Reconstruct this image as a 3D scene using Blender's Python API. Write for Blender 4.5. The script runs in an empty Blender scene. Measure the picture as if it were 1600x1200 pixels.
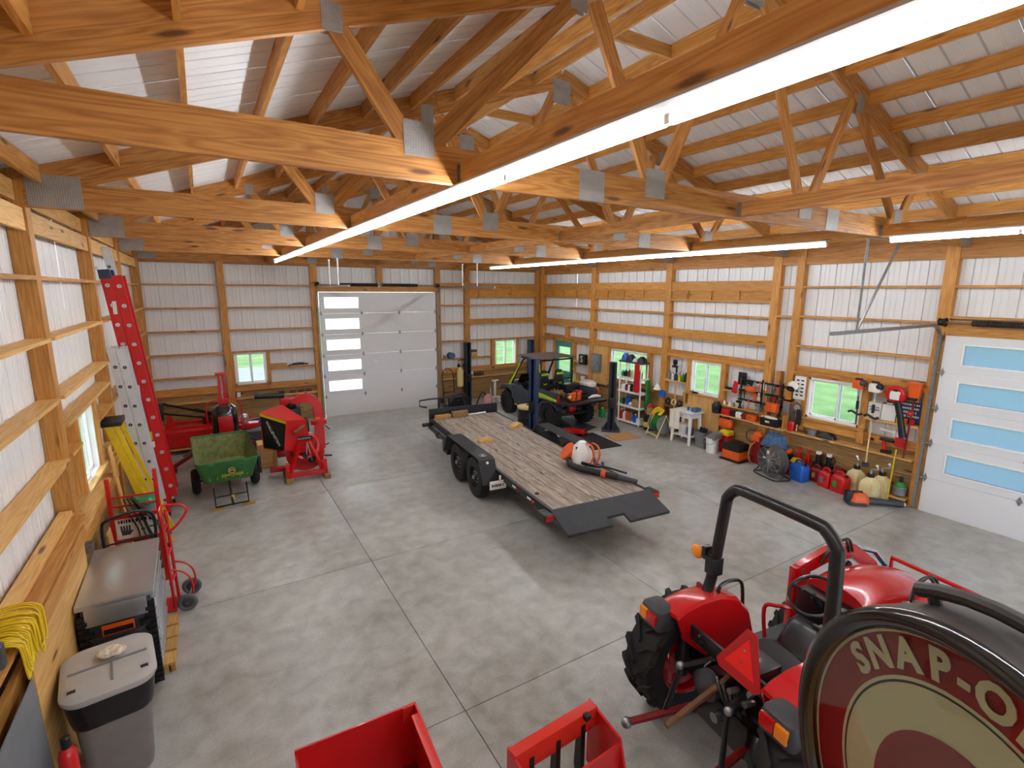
import bpy, bmesh, math, random
from mathutils import Vector as V, Matrix as M
random.seed(7)
S = bpy.context.scene
COL = S.collection
PI = math.pi
R_ = math.radians

# ---------------------------------------------------------------- camera, world, exposure
CH = 3.8506
YAW, PIT, ROL, FPX = 0.54530, 0.18364, 0.005446, 789.02
_f = V((math.sin(YAW)*math.cos(PIT), math.cos(YAW)*math.cos(PIT), -math.sin(PIT)))
_r = V((math.cos(YAW), -math.sin(YAW), 0)); _u = _r.cross(_f)
_r2 = _r*math.cos(ROL)+_u*math.sin(ROL); _u2 = -_r*math.sin(ROL)+_u*math.cos(ROL)
cd = bpy.data.cameras.new('camera'); cam = bpy.data.objects.new('camera', cd); COL.objects.link(cam)
cd.sensor_width = 36; cd.lens = FPX*36/1600; cd.clip_start = .05; cd.clip_end = 400
mw = M((( _r2.x, _u2.x, -_f.x, 0), (_r2.y, _u2.y, -_f.y, 0), (_r2.z, _u2.z, -_f.z, CH), (0, 0, 0, 1)))
cam.matrix_world = mw
S.camera = cam
def ray(px, py):
    return _f + _r2*((px-800)/FPX) + _u2*((600-py)/FPX)
def onz(px, py, z):                    # where the pixel meets the level z
    d = ray(px, py); t = (z-CH)/d.z; return V((d.x*t, d.y*t, z))
def onx(px, py, x):                    # ... the wall plane x
    d = ray(px, py); t = x/d.x; return V((x, d.y*t, CH+d.z*t))
def ony(px, py, y):
    d = ray(px, py); t = y/d.y; return V((d.x*t, y, CH+d.z*t))
w = bpy.data.worlds.new('world'); S.world = w; w.use_nodes = True
nt = w.node_tree; bg = nt.nodes['Background']
sky = nt.nodes.new('ShaderNodeTexSky'); sky.sky_type = 'HOSEK_WILKIE'; sky.turbidity = 6
sky.sun_direction = V((-.5, .3, .6)).normalized()
hs = nt.nodes.new('ShaderNodeHueSaturation'); hs.inputs['Saturation'].default_value = .5
nt.links.new(sky.outputs[0], hs.inputs['Color']); nt.links.new(hs.outputs[0], bg.inputs[0])
bg.inputs[1].default_value = 8.0
S.cycles.diffuse_bounces = 8; S.cycles.max_bounces = 14
LED = 31.0
vs = S.view_settings
vs.view_transform = 'Standard'; vs.look = 'None'; vs.gamma = 1; vs.use_curve_mapping = False
vs.exposure = 1.7

# ---------------------------------------------------------------- materials
def lin(c):
    return tuple(((x/255)/12.92 if x/255 <= .04045 else ((x/255+.055)/1.055)**2.4) for x in c)+(1,)
MATS = {}
def mat(name, rgb, rough=.5, metal=0, var=.12, scale=8, bump=0, bscale=60, coat=0, emit=0, spec=.5, trans=0, alpha=1):
    if name in MATS: return MATS[name]
    m = bpy.data.materials.new(name); m.use_nodes = True; MATS[name] = m
    n = m.node_tree.nodes; l = m.node_tree.links; b = n['Principled BSDF']
    c = lin(rgb); b.inputs['Roughness'].default_value = rough; b.inputs['Metallic'].default_value = metal
    b.inputs['Specular IOR Level'].default_value = spec
    b.inputs['Base Color'].default_value = c; m.diffuse_color = c
    if coat: b.inputs['Coat Weight'].default_value = coat; b.inputs['Coat Roughness'].default_value = .08
    if emit: b.inputs['Emission Color'].default_value = c; b.inputs['Emission Strength'].default_value = emit
    if trans: b.inputs['Transmission Weight'].default_value = trans
    if alpha < 1: b.inputs['Alpha'].default_value = alpha
    if var or bump:
        tc = n.new('ShaderNodeTexCoord')
    if var:
        t = n.new('ShaderNodeTexNoise'); t.inputs['Scale'].default_value = scale; t.inputs['Detail'].default_value = 5
        l.new(tc.outputs['Object'], t.inputs['Vector'])
        r = n.new('ShaderNodeMapRange'); r.inputs['From Min'].default_value = .3; r.inputs['From Max'].default_value = .7
        r.inputs['To Min'].default_value = 1-var; r.inputs['To Max'].default_value = 1+var*.7
        l.new(t.outputs['Fac'], r.inputs['Value'])
        mx = n.new('ShaderNodeMix'); mx.data_type = 'RGBA'; mx.blend_type = 'MULTIPLY'; mx.inputs[0].default_value = 1
        mx.inputs[6].default_value = c; l.new(r.outputs[0], mx.inputs[7]); l.new(mx.outputs[2], b.inputs['Base Color'])
    if bump:
        t2 = n.new('ShaderNodeTexNoise'); t2.inputs['Scale'].default_value = bscale; t2.inputs['Detail'].default_value = 4
        l.new(tc.outputs['Object'], t2.inputs['Vector'])
        bp = n.new('ShaderNodeBump'); bp.inputs['Strength'].default_value = bump; bp.inputs['Distance'].default_value = .01
        l.new(t2.outputs['Fac'], bp.inputs['Height']); l.new(bp.outputs[0], b.inputs['Normal'])
    return m
def wood(name, light, dark, knot=(80, 40, 12), rough=.55, ring=7.0, knots=True, contrast=1.0):
    """grain runs along the object's own X axis"""
    m = bpy.data.materials.new(name); m.use_nodes = True; MATS[name] = m
    n = m.node_tree.nodes; l = m.node_tree.links; b = n['Principled BSDF']; b.inputs['Roughness'].default_value = rough
    m.diffuse_color = lin(light)
    tc = n.new('ShaderNodeTexCoord'); oi = n.new('ShaderNodeObjectInfo')
    ml = n.new('ShaderNodeVectorMath'); ml.operation = 'SCALE'; ml.inputs['Scale'].default_value = 37
    cb = n.new('ShaderNodeCombineXYZ'); l.new(oi.outputs['Random'], cb.inputs[0]); l.new(oi.outputs['Random'], cb.inputs[1]); l.new(oi.outputs['Random'], cb.inputs[2])
    l.new(cb.outputs[0], ml.inputs[0])
    ad = n.new('ShaderNodeVectorMath'); ad.operation = 'ADD'; l.new(tc.outputs['Object'], ad.inputs[0]); l.new(ml.outputs[0], ad.inputs[1])
    mp = n.new('ShaderNodeMapping'); mp.inputs['Scale'].default_value = (.55, 7, 7); l.new(ad.outputs[0], mp.inputs[0])
    n1 = n.new('ShaderNodeTexNoise'); n1.inputs['Scale'].default_value = 1.6; n1.inputs['Detail'].default_value = 2; n1.inputs['Distortion'].default_value = .4
    l.new(mp.outputs[0], n1.inputs['Vector'])
    mm = n.new('ShaderNodeMath'); mm.operation = 'MULTIPLY'; mm.inputs[1].default_value = ring; l.new(n1.outputs['Fac'], mm.inputs[0])
    fr = n.new('ShaderNodeMath'); fr.operation = 'PINGPONG'; fr.inputs[1].default_value = .5; l.new(mm.outputs[0], fr.inputs[0])
    mp2 = n.new('ShaderNodeMapping'); mp2.inputs['Scale'].default_value = (2, 60, 60); l.new(ad.outputs[0], mp2.inputs[0])
    n2 = n.new('ShaderNodeTexNoise'); n2.inputs['Scale'].default_value = 1.5; n2.inputs['Detail'].default_value = 3; l.new(mp2.outputs[0], n2.inputs['Vector'])
    s1 = n.new('ShaderNodeMath'); s1.operation = 'MULTIPLY_ADD'; s1.inputs[1].default_value = 1.1*contrast; l.new(fr.outputs[0], s1.inputs[0])
    s2 = n.new('ShaderNodeMath'); s2.operation = 'MULTIPLY_ADD'; s2.inputs[1].default_value = .7*contrast; s2.inputs[2].default_value = -.15; l.new(n2.outputs['Fac'], s2.inputs[0])
    l.new(s2.outputs[0], s1.inputs[2])
    cr = n.new('ShaderNodeValToRGB'); cr.color_ramp.elements[0].position = .12; cr.color_ramp.elements[0].color = lin(light); cr.color_ramp.elements[1].position = .85; cr.color_ramp.elements[1].color = lin(dark)
    l.new(s1.outputs[0], cr.inputs[0]); out = cr.outputs[0]
    if knots:
        mp3 = n.new('ShaderNodeMapping'); mp3.inputs['Scale'].default_value = (1.3, 6, 6); l.new(ad.outputs[0], mp3.inputs[0])
        vo = n.new('ShaderNodeTexVoronoi'); vo.inputs['Scale'].default_value = 1.0; l.new(mp3.outputs[0], vo.inputs['Vector'])
        rr = n.new('ShaderNodeMapRange'); rr.inputs['From Min'].default_value = .07; rr.inputs['From Max'].default_value = .15; rr.inputs['To Min'].default_value = .85; rr.inputs['To Max'].default_value = 0
        l.new(vo.outputs['Distance'], rr.inputs['Value'])
        kx = n.new('ShaderNodeMix'); kx.data_type = 'RGBA'; l.new(rr.outputs[0], kx.inputs[0]); l.new(out, kx.inputs[6]); kx.inputs[7].default_value = lin(knot); out = kx.outputs[2]
    rv = n.new('ShaderNodeMapRange'); rv.inputs['To Min'].default_value = .84; rv.inputs['To Max'].default_value = 1.12; l.new(oi.outputs['Random'], rv.inputs['Value'])
    mx = n.new('ShaderNodeMix'); mx.data_type = 'RGBA'; mx.blend_type = 'MULTIPLY'; mx.inputs[0].default_value = 1; l.new(out, mx.inputs[6]); l.new(rv.outputs[0], mx.inputs[7])
    l.new(mx.outputs[2], b.inputs['Base Color'])
    bp = n.new('ShaderNodeBump'); bp.inputs['Strength'].default_value = .12; bp.inputs['Distance'].default_value = .004; l.new(s1.outputs[0], bp.inputs['Height']); l.new(bp.outputs[0], b.inputs['Normal'])
    return m
wood('pine', (212, 154, 76), (178, 114, 44))
wood('pine_truss', (202, 142, 72), (156, 96, 40))
wood('pine_pale', (228, 182, 112), (202, 148, 78))
wood('treated', (176, 140, 88), (138, 104, 58))
wood('plywood', (226, 182, 112), (202, 150, 82), ring=4)
wood('deckwood', (196, 182, 168), (142, 126, 114), knot=(52, 42, 38), rough=.75, contrast=1.2)
wood('block', (206, 160, 92), (172, 122, 62), knots=False)
mat('steel_white', (230, 230, 230), .38, var=.03, scale=1.5)
mat('roof_white', (234, 234, 236), .4, var=.03, scale=1.5)
mat('door_white', (226, 226, 228), .45, var=.02, scale=2)
mat('vinyl', (240, 240, 238), .35, var=.02)
mat('fixture_grey', (168, 165, 162), .4, var=.03)
mat('galv', (158, 160, 162), .38, .85, var=.2, scale=20)
mat('black', (22, 22, 24), .42, var=.1)
mat('black_gloss', (14, 14, 15), .16, var=0, coat=.6)
mat('rubber', (30, 30, 31), .78, var=.25, scale=14, bump=.2)
mat('red', (202, 20, 22), .33, var=.08, scale=5, coat=.3)
mat('red_dark', (128, 16, 18), .45, var=.12)
mat('grey', (120, 122, 126), .5, var=.1)
mat('grey_dark', (62, 64, 68), .5, var=.1)
mat('white', (236, 234, 228), .5, var=.04)
mat('alu', (192, 196, 200), .36, .8, var=.1, scale=30)
mat('yellow', (226, 190, 30), .45, var=.1)
mat('orange', (226, 92, 26), .4, var=.08)
mat('green', (36, 132, 56), .45, var=.12)
mat('lime', (186, 214, 32), .35, var=.05, coat=.3)
mat('blue', (34, 98, 196), .42, var=.06)
mat('navy', (38, 58, 92), .4, var=.1, coat=.2)
mat('chrome', (200, 202, 206), .15, 1, var=0)
mat('cream', (222, 200, 140), .5, var=.08)
mat('amber', (240, 140, 20), .2, var=.05, coat=.4)
mat('lens_red', (190, 14, 16), .2, var=.05, coat=.4)
mat('brown', (112, 74, 44), .6, var=.2)
mat('cardboard', (186, 140, 90), .8, var=.1)
mat('cloth_white', (232, 224, 206), .9, var=.08, bump=.3, bscale=40)
mat('cloth_blue', (70, 104, 142), .9, var=.3, scale=14, bump=.4, bscale=30)
mat('cloth_red', (204, 22, 34), .85, var=.15, bump=.3, bscale=30)
def glass(name, tint, rough, fac):
    m = bpy.data.materials.new(name); m.use_nodes = True; MATS[name] = m
    n = m.node_tree.nodes; l = m.node_tree.links; n.remove(n['Principled BSDF'])
    t = n.new('ShaderNodeBsdfTransparent'); t.inputs[0].default_value = lin(tint)
    g = n.new('ShaderNodeBsdfGlossy'); g.inputs['Roughness'].default_value = rough; mx = n.new('ShaderNodeMixShader'); mx.inputs[0].default_value = fac
    l.new(t.outputs[0], mx.inputs[1]); l.new(g.outputs[0], mx.inputs[2]); l.new(mx.outputs[0], n['Material Output'].inputs[0])
    m.diffuse_color = lin(tint); return m
glass('glass', (240, 246, 244), .02, .07)
glass('glass_smoke', (130, 136, 140), .03, .12)
def frosted(nm, tr, cl):
    m = bpy.data.materials.new(nm); m.use_nodes = True; MATS[nm] = m
    n = m.node_tree.nodes; l = m.node_tree.links; n.remove(n['Principled BSDF'])
    t = n.new('ShaderNodeBsdfTranslucent'); t.inputs[0].default_value = tr
    p = n.new('ShaderNodeBsdfTransparent'); p.inputs[0].default_value = cl
    g = n.new('ShaderNodeBsdfGlossy'); g.inputs['Roughness'].default_value = .12
    a = n.new('ShaderNodeMixShader'); a.inputs[0].default_value = .45; l.new(t.outputs[0], a.inputs[1]); l.new(p.outputs[0], a.inputs[2])
    k = n.new('ShaderNodeMixShader'); k.inputs[0].default_value = .06; l.new(a.outputs[0], k.inputs[1]); l.new(g.outputs[0], k.inputs[2])
    l.new(k.outputs[0], n['Material Output'].inputs[0])
frosted('frosted', (.95, .96, .97, 1), (.9, .93, .95, 1))
frosted('frosted_blue', (.42, .50, .58, 1), (.50, .60, .68, 1))
mat('alu_light', (214, 218, 222), .4, .3, var=.06)
def concrete():
    m = bpy.data.materials.new('concrete'); m.use_nodes = True; MATS['concrete'] = m
    n = m.node_tree.nodes; l = m.node_tree.links; b = n['Principled BSDF']
    g = n.new('ShaderNodeNewGeometry')
    def noise(s, d, dist=0):
        t = n.new('ShaderNodeTexNoise'); t.inputs['Scale'].default_value = s; t.inputs['Detail'].default_value = d; t.inputs['Distortion'].default_value = dist
        l.new(g.outputs['Position'], t.inputs['Vector']); return t.outputs['Fac']
    a = noise(.45, 6, .3); c = noise(4.5, 9, .35); d = noise(45, 3)
    cr = n.new('ShaderNodeValToRGB'); e = cr.color_ramp.elements; e[0].position = .34; e[0].color = lin((146, 142, 132)); e[1].position = .64; e[1].color = lin((193, 193, 188))
    x1 = n.new('ShaderNodeMath'); x1.operation = 'MULTIPLY_ADD'; x1.inputs[1].default_value = .55; l.new(a, x1.inputs[0])
    x2 = n.new('ShaderNodeMath'); x2.operation = 'MULTIPLY'; x2.inputs[1].default_value = .45; l.new(c, x2.inputs[0]); l.new(x2.outputs[0], x1.inputs[2]); l.new(x1.outputs[0], cr.inputs[0])
    mr = n.new('ShaderNodeMapRange'); mr.inputs['From Min'].default_value = .3; mr.inputs['From Max'].default_value = .7; mr.inputs['To Min'].default_value = .9; mr.inputs['To Max'].default_value = 1.05; l.new(d, mr.inputs['Value'])
    mx = n.new('ShaderNodeMix'); mx.data_type = 'RGBA'; mx.blend_type = 'MULTIPLY'; mx.inputs[0].default_value = 1; l.new(cr.outputs[0], mx.inputs[6]); l.new(mr.outputs[0], mx.inputs[7]); l.new(mx.outputs[2], b.inputs['Base Color'])
    rr = n.new('ShaderNodeMapRange'); rr.inputs['To Min'].default_value = .22; rr.inputs['To Max'].default_value = .5; l.new(c, rr.inputs['Value']); l.new(rr.outputs[0], b.inputs['Roughness'])
    bp = n.new('ShaderNodeBump'); bp.inputs['Strength'].default_value = .08; bp.inputs['Distance'].default_value = .01; l.new(c, bp.inputs['Height']); l.new(bp.outputs[0], b.inputs['Normal'])
concrete()
def plate():
    m = mat('nailplate', (158, 154, 152), .5, .35, var=.15, scale=6)
    n = m.node_tree.nodes; l = m.node_tree.links; b = n['Principled BSDF']
    tc = n.new('ShaderNodeTexCoord'); br = n.new('ShaderNodeTexVoronoi'); br.inputs['Scale'].default_value = 55; br.inputs['Randomness'].default_value = .1
    l.new(tc.outputs['Object'], br.inputs['Vector'])
    bp = n.new('ShaderNodeBump'); bp.inputs['Strength'].default_value = .8; bp.inputs['Distance'].default_value = .006; l.new(br.outputs['Distance'], bp.inputs['Height']); l.new(bp.outputs[0], b.inputs['Normal'])
plate()
mt = bpy.data.materials.new('led_tube'); mt.use_nodes = True; MATS['led_tube'] = mt
_n = mt.node_tree.nodes; _b = _n['Principled BSDF']; _b.inputs['Base Color'].default_value = (1, 1, 1, 1)
_b.inputs['Emission Color'].default_value = (.90, .955, 1, 1); _b.inputs['Emission Strength'].default_value = LED
mat('grass', (112, 142, 80), .9, var=.35, scale=.8)
mat('gravel', (150, 150, 152), .9, var=.15, scale=6)

# ---------------------------------------------------------------- geometry helpers
class G:
    def __init__(s): s.v = []; s.f = []
    def add(s, vs, fs, X=None):
        o = len(s.v)
        s.v += [tuple(X @ V(p)) if X else tuple(p) for p in vs]
        s.f += [tuple(i+o for i in f) for f in fs]; return s
    def box(s, c, d, X=None, bev=0):
        x, y, z = (k/2 for k in d)
        if bev:
            bm = bmesh.new(); bmesh.ops.create_cube(bm, size=1)
            for q in bm.verts: q.co = V((q.co.x*d[0], q.co.y*d[1], q.co.z*d[2]))
            bmesh.ops.bevel(bm, geom=bm.edges[:], offset=bev, segments=2, profile=.7, affect='EDGES')
            bm.verts.index_update()
            vs = [q.co+V(c) for q in bm.verts]; fs = [[q.index for q in f.verts] for f in bm.faces]; bm.free()
            return s.add(vs, fs, X)
        vs = [(c[0]+a*x, c[1]+b*y, c[2]+e*z) for e in (-1, 1) for b in (-1, 1) for a in (-1, 1)]
        return s.add(vs, [(0, 2, 3, 1), (4, 5, 7, 6), (0, 1, 5, 4), (2, 6, 7, 3), (0, 4, 6, 2), (1, 3, 7, 5)], X)
    def ab(s, lo, hi, X=None, bev=0):
        return s.box([(a+b)/2 for a, b in zip(lo, hi)], [abs(b-a) for a, b in zip(lo, hi)], X, bev)
    def rings(s, rs, caps=True, closed=False, X=None):
        n = len(rs[0]); vs = [p for r in rs for p in r]; fs = []
        k = len(rs)
        for i in range(k if closed else k-1):
            j = (i+1) % k
            for a in range(n):
                b = (a+1) % n; fs.append((i*n+a, i*n+b, j*n+b, j*n+a))
        if caps and not closed:
            fs.append(tuple(range(n-1, -1, -1))); fs.append(tuple(range((k-1)*n, k*n)))
        return s.add(vs, fs, X)
    def tube(s, pts, r, n=8, X=None, closed=False, flat=None):
        pts = [V(p) for p in pts]; rr = r if isinstance(r, (list, tuple)) else [r]*len(pts)
        rs = []; up = None
        for i, p in enumerate(pts):
            a = pts[i-1] if (i or closed) else p; b = pts[(i+1) % len(pts)] if (i < len(pts)-1 or closed) else p
            t = (b-a).normalized() if (b-a).length > 1e-9 else V((0, 0, 1))
            if up is None:
                up = V((0, 0, 1)) if abs(t.z) < .9 else V((1, 0, 0))
            u = (up-t*up.dot(t)).normalized(); w_ = t.cross(u); up = u
            fu, fw = flat if flat else (1, 1)
            o = PI/4 if n == 4 else 0
            rs.append([p+u*(rr[i]*fu*math.cos(o+2*PI*k/n))+w_*(rr[i]*fw*math.sin(o+2*PI*k/n)) for k in range(n)])
        return s.rings(rs, True, closed, X)
    def cyl(s, a, b, r, r2=None, n=16, X=None):
        return s.tube([a, b], [r, r if r2 is None else r2], n, X)
    def lathe(s, prof, n=24, X=None, caps=True):      # prof: (radius, z)
        return s.rings([[(r*math.cos(2*PI*k/n), r*math.sin(2*PI*k/n), z) for k in range(n)] for r, z in prof], caps, False, X)
    def prism(s, poly, y0, y1, X=None):               # poly in local x,z, extruded along y
        n = len(poly)
        vs = [(a, y0, b) for a, b in poly]+[(a, y1, b) for a, b in poly]
        return s.add(vs, [tuple(range(n)), tuple(range(2*n-1, n-1, -1))]+[(i, i+n, (i+1) % n+n, (i+1) % n) for i in range(n)], X)
    def rloft(s, lv, k=4, X=None, caps=True):         # lv: (z, width x, depth y, corner radius, cx, cy)
        rs = []
        for L in lv:
            z, w_, d, r = L[:4]; cx = L[4] if len(L) > 4 else 0; cy = L[5] if len(L) > 5 else 0
            r = min(r, w_/2-1e-4, d/2-1e-4); q = []
            for ix, (sx, sy) in enumerate(((1, 1), (-1, 1), (-1, -1), (1, -1))):
                for j in range(k+1):
                    t = PI/2*(ix+j/k); q.append((cx+sx*(w_/2-r)+r*math.cos(t), cy+sy*(d/2-r)+r*math.sin(t), z))
            rs.append(q)
        return s.rings(rs, caps, False, X)
    def ball(s, c, r, n=12, X=None, sq=(1, 1, 1)):
        m = n//2
        rs = [[(c[0]+r*sq[0]*math.sin(PI*i/m)*math.cos(2*PI*k/n), c[1]+r*sq[1]*math.sin(PI*i/m)*math.sin(2*PI*k/n), c[2]-r*sq[2]*math.cos(PI*i/m)) for k in range(n)] for i in range(m+1)]
        e = 1e-3*r
        rs[0] = [(c[0]+e*math.cos(2*PI*k/n), c[1]+e*math.sin(2*PI*k/n), c[2]-r*sq[2]) for k in range(n)]
        rs[-1] = [(c[0]+e*math.cos(2*PI*k/n), c[1]+e*math.sin(2*PI*k/n), c[2]+r*sq[2]) for k in range(n)]
        return s.rings(rs, True, False, X)
    def torus(s, R, r, n=32, m=10, X=None, flat=1):   # about local z
        rs = [[((R+r*math.cos(2*PI*j/m))*math.cos(2*PI*i/n), (R+r*math.cos(2*PI*j/m))*math.sin(2*PI*i/n), flat*r*math.sin(2*PI*j/m)) for j in range(m)] for i in range(n)]
        return s.rings(rs, False, True, X)
    def mesh(s, name, sharp=35):
        me = bpy.data.meshes.new(name); me.from_pydata(s.v, [], s.f); me.validate()
        bm = bmesh.new(); bm.from_mesh(me); bmesh.ops.recalc_face_normals(bm, faces=bm.faces[:])
        for f in bm.faces: f.smooth = True
        bm.to_mesh(me); bm.free(); me.set_sharp_from_angle(angle=R_(sharp)); return me
    def obj(s, name, m, parent=None, loc=None, rz=0, sharp=35):
        me = s.mesh(name, sharp); me.materials.append(MATS[m])
        return link(name, me, parent, loc, rz)
def link(name, data, parent=None, loc=None, rz=0):
    o = bpy.data.objects.new(name, data); COL.objects.link(o)
    if parent: o.parent = parent
    if loc is not None: o.location = loc
    if rz: o.rotation_euler = (0, 0, rz)
    return o
def T(name, label, cat, loc=(0, 0, 0), rz=0, group=None):
    o = bpy.data.objects.new(name, None); COL.objects.link(o); o.location = loc; o.rotation_euler = (0, 0, rz); o.empty_display_size = .1
    return tag(o, label, cat, group)
def tag(o, label, cat, group=None):
    o['label'] = label; o['category'] = cat
    if group: o['group'] = group
    return o
def struct(name, loc=(0, 0, 0)):
    o = bpy.data.objects.new(name, None); COL.objects.link(o); o.location = loc; o['kind'] = 'structure'; return o
def copy(o, label=None, loc=None, rz=None, parent=None):
    c = o.copy(); COL.objects.link(c); c.parent = parent
    if label: c['label'] = label
    if loc is not None: c.location = loc
    if rz is not None: c.rotation_euler = (0, 0, rz)
    for ch in o.children: copy(ch, parent=c)
    return c
def sm(pts, k=5, closed=False):                        # Catmull-Rom smoothing of a path
    P = [V(p) for p in pts]; n = len(P); out = []
    for i in range(n if closed else n-1):
        a = P[i-1] if (i or closed) else P[0]; b = P[i]; c = P[(i+1) % n]; d = P[(i+2) % n] if (closed or i+2 < n) else P[-1]
        for j in range(k):
            t = j/k; out.append(.5*((2*b)+(c-a)*t+(2*a-5*b+4*c-d)*t*t+(3*b-a-3*c+d)*t**3))
    if not closed: out.append(P[-1])
    return out
def TR(x=0, y=0, z=0, rx=0, ry=0, rz=0):
    return M.Translation((x, y, z)) @ M.Rotation(rz, 4, 'Z') @ M.Rotation(ry, 4, 'Y') @ M.Rotation(rx, 4, 'X')
_pl = {}
def plank(name, lo, hi, parent, m='pine'):             # axis-aligned board, grain along its length
    d = [abs(b-a) for a, b in zip(lo, hi)]; c = [(a+b)/2 for a, b in zip(lo, hi)]
    ax = d.index(max(d)); dd = [d, (d[1], d[0], d[2]), (d[2], d[1], d[0])][ax]
    key = (m,)+tuple(round(k, 3) for k in dd)
    if key not in _pl:
        me = G().box((0, 0, 0), dd).mesh(name); me.materials.append(MATS[m]); _pl[key] = me
    o = link(name, _pl[key], parent, c)
    o.rotation_euler = [(0, 0, 0), (0, 0, PI/2), (0, PI/2, 0)][ax]
    return o
def board(name, a, b, wd, th, parent, m='pine', up=(0, 0, 1)):   # board from a to b, wd measured along up
    a = V(a); b = V(b); x = (b-a).normalized(); u = V(up); u = (u-x*u.dot(x)).normalized(); y = u.cross(x)
    key = (m, round((b-a).length, 3), round(th, 3), round(wd, 3))
    if key not in _pl:
        me = G().box((0, 0, 0), key[1:]).mesh(name); me.materials.append(MATS[m]); _pl[key] = me
    o = link(name, _pl[key], parent); c = (a+b)/2
    o.matrix_local = M(((x.x, y.x, u.x, c.x), (x.y, y.y, u.y, c.y), (x.z, y.z, u.z, c.z), (0, 0, 0, 1)))
    return o
def marks(rows, wd, lh, m, parent, X, seed=1, name='printed_line'):      # lines of print too small to read
    rr = random.Random(seed)
    for k in range(rows):
        g = G(); x_ = -wd/2
        while x_ < wd/2-.01:
            l_ = rr.uniform(.25, .6)*lh; g.box((x_+l_/2, 0, -k*lh*1.6), (l_, .002, lh*rr.uniform(.7, 1)), X); x_ += l_+lh*(.18 if rr.random() < .8 else .5)
        o = g.obj(name, m, parent); o['kind'] = 'stuff'
def text(s, size, m, parent, X, depth=.002, name='lettering', align='CENTER', sx=1, bold=0):
    cu = bpy.data.curves.new(name, 'FONT'); cu.body = s; cu.size = size; cu.extrude = depth; cu.align_x = align; cu.align_y = 'CENTER'; cu.resolution_u = 3; cu.offset = bold
    t = bpy.data.objects.new(name, cu); COL.objects.link(t)
    dg = bpy.context.evaluated_depsgraph_get(); me = bpy.data.meshes.new_from_object(t.evaluated_get(dg))
    bpy.data.objects.remove(t); bpy.data.curves.remove(cu)
    me.name = name; me.materials.clear(); me.materials.append(MATS[m])
    o = link(name, me, parent); o.matrix_local = X @ M.Diagonal((sx, 1, 1, 1)); return o
# ================================================================ the shell of the barn
XL, XR, YB, YF = -1.30, 10.72, 15.80, -6.0
RX = (XL+XR)/2
EZ = 4.57
def chord_z(x):                        # underside of the top chord
    xx = x if x <= RX else 2*RX-x
    return 4.80+.345*(xx+.83)
def roof_z(x): return chord_z(x)+.285
TY = [YB-.07, 12.56, 9.50, 6.42, 3.40, .36, -2.7, -5.75]
# --- floor: slabs between saw-cut joints
floor = struct('floor')
G().ab((XL-.3, YF-.3, -.3), (XR+.3, YB+.3, -.012)).obj('slab_bed', 'grey_dark', floor)
jx = [XL-.3, 1.752, 4.737, 7.794, XR+.3]; jy = [YF-.3, -2.4, .64, 3.693, 6.76, 9.8, 12.854, YB+.3]
for i in range(4):
    for j in range(7):
        G().ab((jx[i]+.004, jy[j]+.004, -.2), (jx[i+1]-.004, jy[j+1]-.004, 0), bev=.004).obj('slab', 'concrete', floor)
# --- outdoors
o = G().ab((-60, -40, -.5), (80, 120, -.15)).obj('ground', 'grass'); o['kind'] = 'structure'
G().ab((-14, 20.5, -.149), (9.5, 29, -.13)).obj('gravel_drive', 'gravel')['kind'] = 'structure'
# --- walls
RIB = [(0, 0), (.095, 0), (.101, .005), (.113, .005), (.119, 0), (.182, 0), (.188, .005), (.200, .005), (.206, 0), (.272, 0), (.276, .028), (.292, .028), (.2965, 0)]
ROOF_RIB = [(0, 0), (.14, 0), (.146, .006), (.158, .006), (.164, 0), (.276, 0), (.279, .04), (.297, .04), (.300, 0)]
def clad(parent, P, u0, u1, openings, z0, topf):
    """ribbed steel sheets, P(u,z,d) gives the world point, d outward"""
    k0 = math.floor(u0/.914)
    e = sorted({u0, u1}.union(*[{a[0], a[1]} for a in openings]).union({.914*k for k in range(int(k0)+1, int(math.ceil(u1/.914)))}))
    e = [a for a in e if u0-1e-6 <= a <= u1+1e-6]
    for a, b in zip(e, e[1:]):
        if b-a < .01: continue
        us = [(a, 0), (b, 0)]
        for k in range(int(a//.305)-1, int(b//.305)+2):
            us += [(k*.305+q, d) for q, d in RIB if a < k*.305+q < b]
        us.sort()
        mid = (a+b)/2
        zs = sorted([(o_[2], o_[3]) for o_ in openings if o_[0] < mid < o_[1]])
        lo = z0; spans = []
        for q in zs:
            if q[0] > lo+.01 and q[0] > 0: spans.append((lo, q[0]))
            lo = q[1]
        spans.append((lo, None))
        for s0, s1 in spans:
            g = G(); n = len(us)
            vs = [P(u, s0, d) for u, d in us]+[P(u, topf(u) if s1 is None else s1, d) for u, d in us]
            g.add(vs, [(i, i+1, n+i+1, n+i) for i in range(n-1)])
            g.obj('cladding_sheet', 'steel_white', parent, sharp=20)
DB = .155                                # cladding behind the inner faces of the posts
wall_back = struct('wall_back'); wall_right = struct('wall_right'); wall_left = struct('wall_left'); wall_front = struct('wall_front')
Pb = lambda u, z, d: (u, YB+DB+d, z)
Pr = lambda u, z, d: (XR+DB+d, u, z)
Pl = lambda u, z, d: (XL-DB-d, u, z)
Pf = lambda u, z, d: (u, YF-d, z)
D1 = (2.93, 6.60, 0, 3.77); D2 = (-.16, 3.50, 0, 3.13); D3 = (13.72, 14.72, 0, 2.14)
W1 = (.60, 1.42, 1.20, 2.12); W2 = (8.86, 9.78, 1.12, 2.12)
W3 = (10.25, 11.80, 1.12, 2.10); W4 = (7.80, 8.72, 1.24, 2.12); W5 = (4.66, 5.70, 1.24, 2.10); W6 = (7.16, 8.22, 1.52, 2.42)
clad(wall_back, Pb, XL-DB, XR+DB, [D1, W1, W2], -.1, lambda u: roof_z(u)+.02)
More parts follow.
